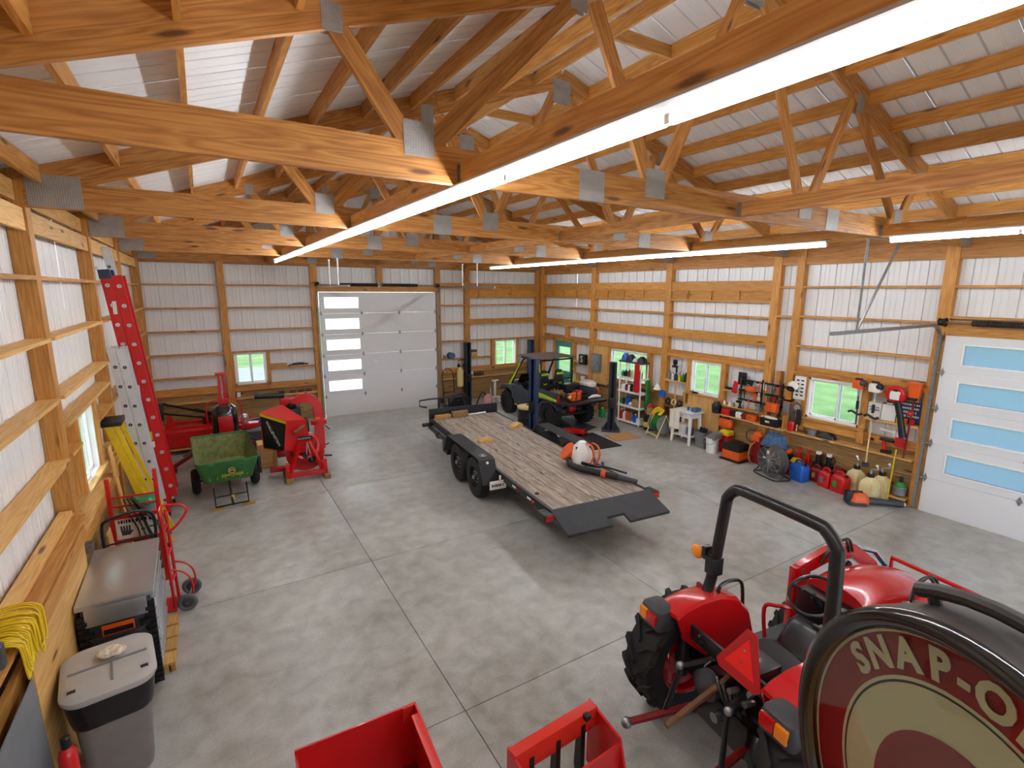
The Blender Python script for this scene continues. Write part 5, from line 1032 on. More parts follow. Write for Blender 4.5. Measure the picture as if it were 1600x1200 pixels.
t = T('spray_gun', 'black spray gun hanging above the short wall shelf', 'spray gun', (XR-.02, 9.2, 1.86), RW); G().box((0, 0, 0), (.18, .05, .06), bev=.015).obj('barrel', 'black', t); G().box((.06, 0, -.09), (.04, .04, .14), bev=.01).obj('grip', 'black', t); G().lathe([(.02, .02), (.06, .08), (.06, .16), (.03, .18)], 14).obj('cup', 'black', t)
g = G().tube([(0, -.0, 0), (.02, -.02, 1.42)], .014, 8); g.box((0, -.02, .03), (.3, .05, .06), bev=.01); thing1(g, 'push_broom', 'pine_pale', 'wooden-handled push broom leaning below the short wall shelf', 'broom', (10.53, 9.0, 0), rz=RW)
# grass pot ornament: hanging cord on the plywood
g = G(); g.tube(sm([(0, 0, 1.05-k*.09) if k % 2 else (.04, -.01, 1.05-k*.09) for k in range(8)], 3), .008, 5); thing1(g, 'hanging_cord', 'cream', 'pale knotted cord hanging on the plywood panel', 'cord', (XR-.03, 7.98, .0), rz=RW)
# bins
t = T('grey_bin', 'grey plastic bin filled with dark bottles beside the white table', 'bin', (10.42, 7.94, 0), RW); G().rloft([(0, .26, .26, .05), (.40, .32, .32, .05), (.42, .34, .34, .05), (.42, .31, .31, .05), (.36, .29, .29, .05)], 4).obj('bin', 'grey', t); 
for k in range(3): G().cyl((-.08+k*.08, 0, .36), (-.08+k*.08, .01, .50), .03, n=10).obj('bottle_neck', 'black', t)
t = T('white_bucket', 'white five gallon bucket holding a grey folded tarp', 'bucket', (10.28, 7.56, 0), RW); G().lathe([(.13, 0), (.15, .34), (.16, .34), (.16, .37), (.145, .37), (.13, .05)], 22).obj('pail', 'white', t); G().tube(sm([(-.16, 0, .34), (-.1, -.14, .24), (.1, -.14, .24), (.16, 0, .34)], 4), .006, 6).obj('bail', 'galv', t); G().prism([(-.17, .34), (.15, .34), (.17, .50), (.05, .52)], -.13, .13).obj('tarp', 'grey', t)
t = T('tall_tub', 'tall red tub with a yellow top beside the white bucket', 'tub', (10.60, 7.42, 0), RW); G().rloft([(0, .22, .20, .04), (.44, .27, .25, .04)], 4).obj('tub', 'red', t); G().rloft([(.44, .28, .26, .04), (.52, .28, .26, .06), (.55, .2, .18, .05)], 4).obj('top', 'yellow', t)
thing1(G().rloft([(0, .34, .3, .08), (.24, .36, .3, .1), (.34, .26, .2, .1)], 4), 'tool_case', 'black', 'black rounded case on the floor behind the red tub', 'case', (10.615, 7.11, 0), rz=RW)
thing1(G().torus(.14, .010, 24, 6, TR(rx=PI/2)), 'steel_cable_loop', 'grey_dark', 'dark cable loop leaning on the skirting planks', 'cable', (10.808, 6.90, .50), rz=RW)
# generator, chop saw, fan
t = T('generator', 'orange and black portable generator on the floor', 'generator', (10.26, 6.92, 0), RW); G().box((0, 0, .02), (.52, .42, .03), bev=.01).obj('base', 'black', t); G().box((0, 0, .14), (.44, .34, .2), bev=.03).obj('lower_case', 'orange', t); G().box((0, 0, .33), (.46, .36, .18), bev=.05).obj('upper_case', 'black', t)
t = T('chop_saw', 'orange and red chop saw under blue tarp cloth', 'saw', (10.56, 6.52, 0), RW); G().box((0, 0, .26), (.22, .28, .52), bev=.04).obj('stand', 'red_dark', t); G().ball((-.05, 0, .60), .13).box((-.02, -.1, .58), (.2, .14, .12), bev=.03).obj('motor', 'orange', t); G().tube(sm([(-.04, -.13, .5), (-.08, -.24, .38), (-.08, -.27, .15), (.0, -.24, .015)], 4), .014, 6).obj('cord', mat('cord_pink', (214, 120, 104), .5).name, t)
g = G(); rr = random.Random(4); n = 18
g.rings([[((.17+.12*f_)*math.cos(a)+.02*math.sin(7*a+f_*3), (.14+.08*f_)*math.sin(a), .27-.25*f_**1.3+.02*math.sin(9*a)) for a in [2*PI*i/36 for i in range(36)]] for f_ in (.02, .3, .6, .9, 1.0)]); thing1(g, 'blue_tarp', 'cloth_blue', 'crumpled blue cloth draped behind the drum fan', 'cloth', (10.50, 6.14, .50), rz=RW); thing1(G().box((0, 0, .26), (.30, .3, .52), bev=.03), 'engine_crate', 'grey_dark', 'dark crate under the crumpled blue cloth', 'crate', (10.52, 6.15, 0), rz=RW)
t = T('drum_fan', 'round black drum fan with wire grille on a tube stand', 'fan', (9.98, 5.84, 0), RW-.25); X = TR(0, 0, .36, rx=PI/2)
G().lathe([(.30, -.10), (.315, -.10), (.315, .10), (.30, .10), (.30, -.10)], 36, X, caps=False).obj('drum', mat('fan_grey', (92, 88, 86), .5, .3).name, t); g = G()
for r_ in (.06, .10, .14, .18, .22, .26, .30): g.torus(r_, .0022, 36, 5, X @ M.Translation((0, 0, .11)))
for k in range(12): g.cyl((0, 0, 0), (.30*math.cos(k*PI/6), .30*math.sin(k*PI/6), 0), .003, n=5, X=X @ M.Translation((0, 0, .11)))
g.obj('grille', 'alu', t); g = G()
for k in range(3): g.box((.14, 0, 0), (.24, .14, .012), X @ M.Rotation(k*2*PI/3, 4, 'Z') @ M.Rotation(.45, 4, 'X'))
g.obj('fan_blades', mat('fan_blade', (120, 104, 92), .5, .3).name, t); G().cyl((0, .0, .36), (0, .16, .36), .08, n=14).obj('motor', 'black', t); G().box((-.03, -.118, .54), (.05, .004, .07)).box((-.12, -.118, .40), (.08, .004, .03)).obj('sticker', 'white', t)
G().tube(sm([(-.30, 0, .36), (-.33, -.05, .1), (-.32, -.16, .025), (0, -.2, .022), (.3, -.16, .022), (.33, -.05, .1), (.30, 0, .36)], 4), .015, 8).tube(sm([(-.32, -.1, .025), (-.3, .2, .02), (.3, .2, .02), (.32, -.1, .025)], 3), .014, 8).obj('stand', 'black', t)
thing1(G().rloft([(0, .24, .10, .03), (.3, .24, .10, .04), (.36, .16, .07, .03)], 4), 'yellow_case', 'yellow', 'yellow case on the floor between the fan and the wall', 'case', (10.56, 5.66, 0), rz=RW); thing1(G().box((0, 0, .18), (.14, .2, .36), bev=.03), 'battery_charger', 'black', 'black charger with a cable on the floor by the jack stands', 'charger', (10.66, 5.91, 0), rz=RW)
thing1(G().ball((0, 0, .0), .085, 12, sq=(1.15, .8, .9)), 'saw_motor', 'orange', 'orange saw motor resting on the black charger', 'saw', (10.66, 5.91, .43))
# jerry cans
def jerry(loc, w_, d_, h, m, label, lblm=None, rz=RW, spout='black'):
    t = T('fuel_can', label, 'fuel can', loc, rz, 'fuel cans by the wall'); k = .035
    G().rloft([(0, w_*.94, d_*.94, k), (.02, w_, d_, k), (h*.66, w_, d_, k), (h*.80, w_*.86, d_*.9, k), (h*.84, w_*.78, d_*.8, k)], 4).obj('tank', m, t)
    G().tube(sm([(-w_*.32, 0, h*.80), (-w_*.26, 0, h*.97), (.0, 0, h), (w_*.2, 0, h*.94), (w_*.26, 0, h*.80)], 4), .020, 8).obj('handle', m if spout == 'black' else 'navy', t)
    G().cyl((w_*.34, 0, h*.76), (w_*.40, 0, h*.9), .028, n=10).obj('cap', 'black', t)
    G().box((0, -d_/2-.001, h*.4), (w_*.7, .006, h*.03)).obj('rib', m, t)
    if lblm: G().box((-w_*.12, -d_/2-.004, h*.42), (w_*.3, .006, h*.3)).obj('label_sheet', lblm, t)
    return t
jerry((10.28, 5.43, 0), .32, .22, .42, 'blue', 'blue plastic kerosene can beside the fan', None, RW-.2, 'x'); jerry((10.42, 5.75, 0), .2, .16, .3, 'red_dark', 'dark red fuel can half hidden between the fan and the blue can')
jerry((10.54, 5.21, 0), .22, .18, .34, 'red_dark', 'dark red fuel can with a cardboard label behind the front red cans', 'cardboard'); jerry((10.40, 4.95, 0), .25, .22, .38, 'red', 'red fuel can with a small grey label, next to the dark red can', 'grey', RW-.15); jerry((10.36, 4.67, 0), .27, .24, .40, 'red', 'red fuel can with a green sticker beside the cream jugs', 'green', RW-.15); jerry((10.68, 4.86, 0), .26, .14, .38, 'red_dark', 'dark red fuel can against the wall behind the green-sticker can')
for k, y_ in enumerate((5.72, 5.52)):
    t = T('jack_stand', ('red jack stand against the wall, nearer the fan', 'red jack stand against the wall, nearer the black jugs')[k], 'jack stand', (10.73, y_, .0), RW); 
    for sx in (-1, 1):
        for sy in (-1, 1): G().tube([(sx*.082, sy*.075, .006), (sx*.03, sy*.03, .38)], .016, 4).obj('leg', 'red', t)
    G().box((0, 0, .40), (.07, .07, .10), bev=.008).obj('collar', 'red', t); G().tube([(-.05, 0, .54), (0, 0, .50), (.05, 0, .54)], .02, 6).cyl((0, 0, .4), (0, 0, .52), .018, n=10).obj('saddle', 'red', t)
for k, y_ in enumerate((5.32, 5.11)):
    t = T('bottle_jack', ('black bottle jack with a white top, nearer the jack stands', 'black bottle jack with a white top, nearer the cream jugs')[k], 'jack', (10.74, y_, 0), RW); G().box((0, 0, .17), (.15, .12, .34), bev=.01).obj('base', 'black', t); G().cyl((0, 0, .34), (0, 0, .52), .05, n=16).obj('cylinder', 'black', t); G().cyl((0, 0, .52), (0, 0, .57), .052, n=16).obj('cap', 'white', t); G().tube(sm([(.05, 0, .52), (.11, 0, .50), (.11, 0, .40), (.05, 0, .38)], 3), .01, 6).obj('handle', 'black', t)
# cream utility jugs with spouts
mat('jug_cream', (226, 208, 156), .5, var=.12, scale=5)
for k, (loc, lb_) in enumerate((((10.64, 4.54, 0), 'cream utility jug standing next to the red fuel cans'), ((10.38, 4.18, 0), 'cream utility jug right behind the orange blower'), ((10.66, 4.11, 0), 'cream utility jug nearest the wall broom'))):
    t = T('utility_jug', lb_, 'jug', loc, RW-.3+.15*k, 'cream utility jugs with pour spouts')
    G().rloft([(0, .25, .25, .03), (.30, .26, .26, .03), (.38, .22, .22, .04), (.44, .14, .14, .05), (.46, .12, .12, .05)], 4).obj('tank', 'jug_cream', t); G().cyl((0, 0, .45), (0, 0, .52), .06, n=14).obj('cap', 'black', t); G().tube(sm([(0, 0, .52), (0, 0, .60), (.03-.08*(k > 0)*-1, -.02, .64), (.0+.10*(k > 0), -.03, .70)], 4), .018, 8).obj('spout', 'alu', t); G().ball((.10*(k > 0), -.03, .71), .024).obj('spout_tip', 'white', t)
    G().tube(sm([(.10, -.10, .36), (.135, -.135, .33), (.135, -.135, .22), (.12, -.12, .18)], 3), .016, 6).obj('handle', 'jug_cream', t)
# orange hand-held blower on the floor
t = T('handheld_blower', 'orange and grey cordless leaf blower lying on the concrete', 'leaf blower', (10.02, 4.16, 0), R_(-42))
G().rloft([(.02, .30, .20, .06), (.10, .34, .22, .08), (.20, .26, .16, .07), (.24, .12, .1, .04)], 4, TR(-.02, 0, 0)).obj('body', 'orange', t); G().rloft([(.005, .32, .21, .06), (.06, .34, .225, .08), (.08, .3, .2, .07)], 4, TR(-.04, 0, 0)).obj('lower_shell', 'grey_dark', t); G().box((-.20, 0, .15), (.1, .14, .22), TR(0, 0, 0, ry=0), bev=.02).obj('battery', 'black', t); G().box((-.05, 0, .25), (.16, .05, .03), bev=.01).obj('handle', 'black', t)
G().cyl((.12, 0, .09), (.72, .02, .055), .07, .05, 16).obj('tube', 'slate', t); G().cyl((.72, .02, .055), (.75, .02, .053), .045, n=14).obj('nozzle_tip', 'alu', t)
# ---- hung on the wall at the last bay
def trimmer(y_, x_, zh, headm, col2, label, shaft, lean):
    t = T('string_trimmer', label, 'trimmer', (x_, y_, zh), RW); G().box((0, 0, 0), (.20, .18, .17), bev=.05).obj('engine', headm, t); G().ball((.065, -.03, .03), .072).obj('starter_cover', col2, t); G().box((-.02, 0, .10), (.12, .05, .04), bev=.01).obj('top_cover', 'black', t)
    G().cyl((0, .07, .02), (0, .14, .02), .012, n=8).obj('wall_hook', 'galv', t); G().cyl((0, 0, -.06), (0, 0, -.22), .03, .018, 10).obj('clutch_housing', 'alu', t); G().cyl((0, 0, -.2), (lean, 0, -shaft), .014, n=10).obj('shaft', 'grey_dark' if shaft < 1 else 'cream', t)
    G().cyl((lean*.25, 0, -.32), (lean*.4, 0, -.48), .026, n=10).obj('grip', 'black', t); G().tube(sm([(-.12, -.03, -.55), (-.06, -.05, -.52), (.06, -.05, -.57), (.12, -.03, -.54)], 4), .022, 8).obj('loop_handle', 'black', t); return t
trimmer(4.66, XR-.135, 2.12, 'orange', 'grey_dark', 'orange string trimmer hanging head-up beside the window', .75, .02)
t = trimmer(4.38, XR-.135, 2.10, 'white', 'black', 'white string trimmer with a long pale shaft reaching the floor shelf', 1.45, .0); G().lathe([(.02, -.06), (.06, -.05), (.06, .02), (.02, .03)], 14, TR(0, 0, -1.48)).obj('trimmer_head', 'grey_dark', t)
t = T('gas_blower', 'red handheld gas blower with a black tube hanging on the wall', 'leaf blower', (XR-.14, 4.06, 2.04), RW); G().torus(.11, .052, 26, 10, TR(0, 0, 0, rx=PI/2)).obj('fan_housing', 'red', t); G().box((.02, -.02, -.02), (.16, .14, .16), bev=.04).obj('engine', 'white', t); G().box((.13, -.02, -.04), (.1, .12, .12), bev=.04).obj('starter', 'red', t); G().tube([(.06, -.02, -.14), (.14, -.03, -.42), (.22, -.03, -.76)], [.055, .05, .06], 12).obj('tube', 'black', t); G().box((0.02, -.02, .06), (.06, .1, .08), bev=.02).obj('handle', 'black', t)
t = T('orange_pole_tool', 'orange pole tool head hanging by the door jamb', 'pole tool', (XR-.075, 3.79, 2.14), RW); G().rloft([(-.12, .16, .14, .03), (.14, .20, .16, .03)], 3).obj('motor_housing', 'orange', t); G().box((-.02, -.03, -.15), (.13, .1, .05), bev=.015).obj('guard', 'black', t); G().cyl((0, 0, -.16), (-.03, 0, -1.25), .016, n=8).obj('shaft', 'red_dark', t); G().ball((-.02, -.02, -.42), .05).obj('grip', 'red', t)
for y_, z_, w_, h_, m_, lb_ in ((4.405, 1.50, .22, .30, 'white', 'white product box on the small shelf between the trimmers'), ):
    t = T('product_box', lb_, 'box', (XR+.03, y_, z_), RW); G().box((0, 0, h_/2), (w_, .10, h_), bev=.004).obj('carton', m_, t); marks(2, .16, .03, 'black', t, TR(0, -.052, h_*.7), 7)
t = T('clipboard', 'white paper on a clipboard leaning on the small shelf', 'clipboard', (XR-.048, 4.16, 1.50), RW); G().box((0, 0, .17), (.25, .01, .34), TR(rx=-.08)).obj('board', 'brown', t); G().box((0, -.008, .155), (.23, .004, .30), TR(rx=-.08)).obj('paper', 'white', t); G().box((0, -.014, .33), (.1, .015, .03), TR(rx=-.08)).obj('clip', 'chrome', t)
t = T('poster', 'dark blue poster with white lettering on the wall by the door jamb', 'poster', (XR+.05, 3.98, 1.52), RW); G().box((0, 0, .19), (.54, .008, .40)).obj('sheet', mat('poster_blue', (34, 50, 88), .5, var=.1).name, t)
marks(4, .40, .045, 'white', t, TR(.04, -.006, .34), 9)
for k, (y_, m_, nm) in enumerate(((4.01, 'yellow', 'yellow lidded tub'), (3.91, 'orange', 'orange tub'), (3.80, 'red', 'red spool'))): thing1(G().lathe([(.04, 0), (.044, .09), (.03, .1)], 14), 'tub', m_, nm+' on the small shelf below the blue poster', 'tub', (XR+.0, y_, 1.50))
t = T('impact_driver', 'red and black cordless impact driver on the long low shelf', 'drill', (XR-.03, 4.12, .89), RW); G().box((0, 0, .03), (.16, .10, .06), bev=.015).obj('battery', 'black', t); G().box((-.02, 0, .14), (.05, .05, .2), TR(ry=-.15), bev=.015).obj('grip', 'red', t); G().cyl((-.12, 0, .26), (.10, 0, .25), .035, n=12).obj('barrel', 'black', t)
g = G()
for k in range(5): g.cyl((-.08+k*.035, 0, .0), (-.04+k*.035, -.01, -.13), .018, n=8)
g.rloft([(-.02, .2, .05, .02), (.05, .16, .04, .02)], 3); thing1(g, 'work_gloves', 'red', 'pair of red work gloves hanging above the long low shelf', 'gloves', (XR-.03, 3.92, 1.18), rz=RW)
thing1(G().cyl((-.22, 0, .0), (.22, 0, -.02), .02, n=8).box((.02, 0, 0), (.05, .05, .07), bev=.01), 'caulk_gun', 'white', 'white caulk gun hanging under the small shelf', 'caulk gun', (XR-.02, 4.05, 1.32), rz=RW)
thing1(G().cyl((0, 0, 0), (.03, 0, 1.05), .012, n=8).box((0, 0, .02), (.08, .05, .05), bev=.01), 'yellow_pole', 'yellow', 'yellow pole leaning against the low shelf by the door', 'pole', (10.52, 3.93, 0), rz=RW)
t = T('garden_sprayer', 'green-topped garden sprayer on the floor by the door jamb', 'sprayer', (10.70, 3.82, .16), RW); G().lathe([(.08, 0), (.1, .02), (.1, .16), (.07, .2)], 18).obj('tank', 'grey', t); G().lathe([(.09, .15), (.09, .2), (.05, .25), (.03, .26)], 18).obj('collar', 'green', t); G().cyl((0, 0, .25), (0, 0, .36), .03, n=10).obj('pump', 'black', t)
tag(plank('scrap_plank', (10.60, 3.69, .11), (10.80, 3.94, .145), None, 'pine_pale'), 'short plank step under the garden sprayer', 'board'); 
# ---- bay with the tool rack (around the double post)
tr_ = T('pegboard_rack', 'dark tool rack with hooks and trays around the wall post', 'rack', (XR-.03, 6.70, 1.15), RW)
for z_ in (.20, .42, .66): G().box((0, 0, z_), (1.1, .02, .05)).obj('rail', 'black', tr_)
for sx in (-.5, .02, .5): G().box((sx, .01, .42), (.03, .02, .62)).obj('upright', 'black', tr_)
rr = random.Random(11); cols = ['black', 'grey_dark', 'orange', 'red', 'grey', 'black', 'red_dark', 'alu', 'black', 'white', 'brown', 'grey_dark']
kinds = ('drill', 'pliers', 'wrench', 'clamp')
cn.update({'alu': 'silver', 'grey_dark': 'dark grey', 'yellow': 'yellow', 'navy': 'navy'})
rowz = ('bottom', 'middle', 'top')
for r_ in range(3):
    for k in range(9):
        m_ = cols[(r_*5+k*7) % len(cols)]; kd = kinds[(k+r_) % 4]; a = -.48+k*.12; z_ = (.14, .38, .62)[r_]
        if kd == 'drill': g = G().box((0, 0, .0), (.12, .06, .06), bev=.015).box((.03, 0, -.07), (.04, .04, .11), bev=.012).box((.03, 0, -.13), (.08, .06, .04), bev=.01).cyl((-.055, 0, 0), (-.075, 0, 0), .018, n=8)
        elif kd == 'pliers': g = G().tube([(-.03, 0, -.12), (0, 0, 0), (.02, 0, .06)], .01, 6).tube([(.03, 0, -.12), (0, 0, 0), (-.02, 0, .06)], .01, 6)
        elif kd == 'wrench': g = G().box((0, 0, -.04), (.02, .01, .18)).torus(.022, .008, 12, 5, TR(0, 0, .06, rx=PI/2)).torus(.018, .007, 12, 5, TR(0, 0, -.14, rx=PI/2))
        else: g = G().tube([(-.028, 0, .06), (-.028, 0, -.1), (.028, 0, -.1), (.028, 0, -.04)], .010, 6).cyl((.028, 0, -.04), (.028, 0, .04), .008, n=6)
        thing1(g, kd, m_, '%s %s on the %s rail of the dark tool rack' % (cn[m_], kd, rowz[r_]), 'tool', tr_.matrix_basis @ V((a, -.06, z_)), 'tools on the dark rack', RW)
thing1(G().box((0, 0, 0), (.26, .12, .20), bev=.02).box((0, -.065, 0), (.02, .01, .2)), 'organizer_case', 'orange', 'bright orange organizer case hanging at the bottom of the tool rack', 'case', (XR-.19, 6.30, 1.34), rz=RW)
thing1(G().box((0, 0, 0), (.22, .10, .12), bev=.02), 'orange_tool_box', 'orange', 'orange hand tool box on the tool rack left of the post', 'case', (XR-.17, 6.86, 1.66), rz=RW); thing1(G().box((0, 0, 0), (.2, .04, .3), bev=.01), 'black_panel', 'black', 'black panel hung behind the red flag on the tool wall', 'panel', (XR+.02, 7.22, 1.83), rz=RW)
thing1(G().prism([(-.07, -.14), (.05, -.16), (.09, .12), (-.02, .14)], -.01, .01), 'red_flag', 'cloth_red', 'folded red and white flag hanging at the tool rack end', 'flag', (XR-.06, 7.35, 1.62), rz=RW)
for k in range(3): thing1(G().cyl((0, -.03, .035), (0, .03, .035), .035, n=12), 'tape_roll', 'black', 'black tape roll on the short upper shelf beside the window', 'tape', (XR+.03, 7.62-k*.09, 1.505), 'tape rolls on the short shelf', RW)
for k, (y_, m_) in enumerate(((7.62, 'white'), (7.48, 'white'), (7.36, 'grey'), (7.24, 'white'), (7.12, 'grey'))): thing1(G().lathe([(.03, 0), (.03, .07), (.015, .1)], 10), 'glue_bottle', m_, 'small %s bottle on the shelf below the tape rolls' % m_, 'bottle', (XR-.015, y_, 1.13), 'small bottles on the tool wall shelf')
thing1(G().rloft([(0, .18, .16, .05), (.2, .22, .18, .06), (.28, .1, .08, .03)], 4), 'plant_bag', 'black', 'black and green bag at the end of the tool shelves by the plywood', 'bag', (XR-.10, 7.765, .90), rz=RW)
for k, (y_, w_, m_, nm) in enumerate(((7.52, .24, 'red', 'red drill case'), (7.30, .12, 'black', 'black and red grinder'), (7.16, .16, 'white', 'white and red tool pouch'), (7.02, .12, 'red_dark', 'dark red grinder'), (6.84, .24, 'orange', 'orange and black battery charger'))): thing1(G().box((0, 0, .07), (w_, .12, .14), bev=.025).cyl((-.04, -.06, .08), (-.04, -.08, .08), .03, n=10), 'power_tool', m_, nm+' on the lowest tool shelf', 'power tool', (XR-.045, y_, .90), None, RW)
t = T('orange_reel', 'orange cord reel hanging under the lowest tool shelf', 'reel', (XR-.06, 7.50, .70), RW); G().rloft([(-.10, .34, .14, .06), (.0, .38, .16, .07), (.10, .30, .14, .06)], 4).obj('housing', 'orange', t); G().box((0, -.0, .12), (.12, .04, .06), bev=.01).obj('bracket', 'black', t)
# between post and window
t = T('hard_case', 'black open tool tote with pale gloves on top', 'tool box', (XR-.10, 6.36, .90), RW); G().rloft([(0, .40, .18, .02), (.16, .44, .19, .02)], 3).obj('tote', 'black', t); G().box((-.02, -.098, .1), (.1, .005, .04)).obj('badge', 'cream', t)
thing1(G().ball((0, 0, .03), .09, 12, sq=(1.6, .9, .4)).ball((.1, -.02, .03), .06, 10, sq=(1.6, .8, .5)), 'leather_gloves', 'cloth_white', 'pale leather gloves heaped on the black tool tote', 'gloves', (XR-.11, 6.38, 1.057), rz=RW)
tag(plank('paint_stick', (XR-.04, 6.10, .898), (XR-.02, 6.13, 1.17), None, 'pine_pale'), 'thin wood stick between the black tote and the red can', 'stick')
t = T('red_canister', 'glossy red canister on the long shelf below the window edge', 'canister', (XR-.06, 5.91, .89), RW); G().lathe([(.072, 0), (.076, .01), (.076, .2), (.072, .21)], 22).obj('can', 'red', t); G().lathe([(.074, .2), (.064, .22), (.02, .23), (0, .23)], 22).obj('lid', 'red_dark', t)
thing1(G().box((0, 0, .12), (.15, .06, .24), bev=.02), 'radio', 'grey', 'grey radio on the small shelf between the post and the window', 'radio', (XR-.029, 6.07, 1.24), rz=RW)
t = T('tool_belt', 'dark leather tool belt hanging beside the window', 'tool belt', (XR-.055, 5.84, 1.42), RW); G().torus(.09, .022, 20, 6, TR(0, 0, 0, rx=PI/2)).obj('belt_loop', 'brown', t); G().box((.06, 0, -.2), (.1, .04, .34), bev=.015).obj('pouch', 'black', t); G().box((-.06, 0, -.18), (.07, .04, .24), bev=.015).obj('side_pouch', 'grey_dark', t); G().cyl((.06, -.03, -.36), (.06, -.03, -.5), .012, n=8).obj('hammer_handle', 'cream', t)
t = T('ball_cap', 'white and black ball cap hanging on the wall next to the window', 'cap', (XR-.120, 5.93, 1.84), RW); G().lathe([(.10, 0), (.105, .04), (.085, .11), (.03, .145), (.0, .15)], 18, TR(rx=.3)).obj('crown', 'white', t); G().rloft([(0, .17, .15, .06), (.012, .17, .15, .06)], 4, TR(0, -.10, -.02, rx=-.9)).obj('brim', 'black', t)
t = T('printed_chart', 'white printed chart pinned beside the window', 'poster', (XR-.004, 5.80+.05, 1.62), RW); G().box((0, 0, .22), (.24, .006, .50)).obj('sheet', 'white', t)
for k in range(5):
    for j in range(2): G().box((-.05+j*.1, -.005, .06+k*.08), (.06, .003, .03)).obj('printed_mark', 'black', t)
thing1(G().lathe([(.09, 0), (.095, .125), (.098, .125)], 18), 'metal_pail', 'grey', 'small grey pail on the long shelf under the window', 'pail', (XR-.0, 5.49, .89)); thing1(G().rloft([(0, .36, .18, .06), (.07, .34, .16, .07), (.125, .12, .08, .03)], 4), 'dark_pouch', 'black', 'black soft pouch next to the grey pail on the long shelf', 'bag', (XR+.005, 5.205, .89), rz=RW)
thing1(G().box((0, 0, .02), (.22, .08, .03), bev=.008).cyl((-.1, 0, .04), (.1, .02, .05), .012, n=8), 'hand_plane', 'brown', 'brown hand tool lying beside the grey pail', 'tool', (XR+.0, 5.70, .89), rz=RW)
thing1(G().box((0, 0, 0), (.06, .05, .11), bev=.006), 'outlet_box', 'white', 'white outlet box on the double wall post', 'outlet', (XR-.02, 6.6, 1.02)); 
thing1(G().box((0, 0, .03), (.16, .06, .05), bev=.015).cyl((-.06, 0, .05), (-.14, 0, .05), .012, n=6), 'nail_gun', 'black', 'small black tool on the sill above the white table', 'tool', (XR-.0, 8.52, 1.24), rz=RW)
# ================================================================ compact tractor
mat('paint_red', (206, 16, 22), .24, var=.04, coat=.6); mat('tractor_black', (24, 24, 26), .32, var=.08, coat=.2)
t = T('compact_tractor', 'red compact tractor with black roll bar and front loader', 'tractor', (3.65, 2.06, 0), R_(-97.3))
def ag_wheel(sx, yc, r, w_, rimr, nl, lugs=True):
    wl = bpy.data.objects.new('wheel', None); COL.objects.link(wl); wl.parent = t; wl.location = (sx, yc, r)
    X = TR(ry=PI/2); h = w_/2
    G().lathe([(rimr, -h*.8), (rimr+.05, -h*.98), (r*.86, -h), (r*.93, -h*.82), (r*.945, 0), (r*.93, h*.82), (r*.86, h), (rimr+.05, h*.98), (rimr, h*.8)], 48, X, caps=False).obj('tire', 'rubber', wl)
    s = 1 if sx > 0 else -1
    G().lathe([(rimr, -h*.8), (rimr+.015, -h*.84), (rimr-.02, -h*.7), (rimr-.03, -h*.2*s), (rimr*.55, h*.1*s), (rimr*.45, h*.1*s), (rimr*.5, h*.2*s), (rimr-.02, h*.3*s if s > 0 else h*.3), (rimr-.02, h*.7), (rimr+.015, h*.84), (rimr, h*.8)], 40, X, caps=False).obj('rim', 'paint_red', wl)
    G().lathe([(.001, h*.08), (rimr*.5, h*.08), (rimr*.5, h*.14), (.001, h*.14)], 28, X).obj('wheel_disc', 'paint_red', wl); G().cyl((-.10, 0, 0), (.10, 0, 0), rimr*.28, n=18).obj('hub', 'tractor_black', wl)
    for k in range(6): a = k*PI/3; G().cyl((-h*.05, rimr*.36*math.cos(a), rimr*.36*math.sin(a)), (h*.22, rimr*.36*math.cos(a), rimr*.36*math.sin(a)), .012, n=6).obj('lug_bolt', 'galv', wl)
    hl = r*.075+.012
    for e in (-1, 1):
        q0 = .006; p = [(e*q0, -.00), (e*h*.62, .115), (e*h*1.02, .15)]; tw = .034
        rs = []
        for i, (a, b) in enumerate(p):
            top = r*1.0 if i < 2 else r*.965; bot = r*.90 if i < 2 else r*.84
            dy = tw if i else tw*.8
            def pt(x_, y_, rad): an = y_/r; return (x_, rad*math.sin(an), rad*math.cos(an))
            rs.append([pt(a, b-dy, bot), pt(a, b-dy*.72, top), pt(a, b+dy*.72, top), pt(a, b+dy, bot)])
        me = G().rings(rs).mesh('tread_lug', 25); me.materials.append(MATS['rubber'])
        for k in range(nl):
            o = link('tread_lug', me, wl); o.rotation_euler = (2*PI*(k+(.5 if e > 0 else 0))/nl, 0, 0)
    return wl
for sx in (-1, 1):
    ag_wheel(sx*.67, -.20, .56, .36, .33, 17); ag_wheel(sx*.56, 1.28, .36, .24, .20, 16)
# chassis
G().box((0, .15, .58), (.36, 1.0, .42), bev=.03).obj('transmission', 'tractor_black', t); G().box((0, 1.3, .55), (.34, 1.7, .22), bev=.02).obj('front_frame', 'tractor_black', t); G().cyl((-.56, 1.28, .36), (.56, 1.28, .36), .05, n=12).obj('front_axle', 'tractor_black', t); G().cyl((-.62, -.2, .56), (.62, -.2, .56), .11, n=16).obj('rear_axle', 'tractor_black', t)
G().box((0, .55, .66), (.92, .62, .03), bev=.008).obj('foot_deck', 'grey_dark', t)
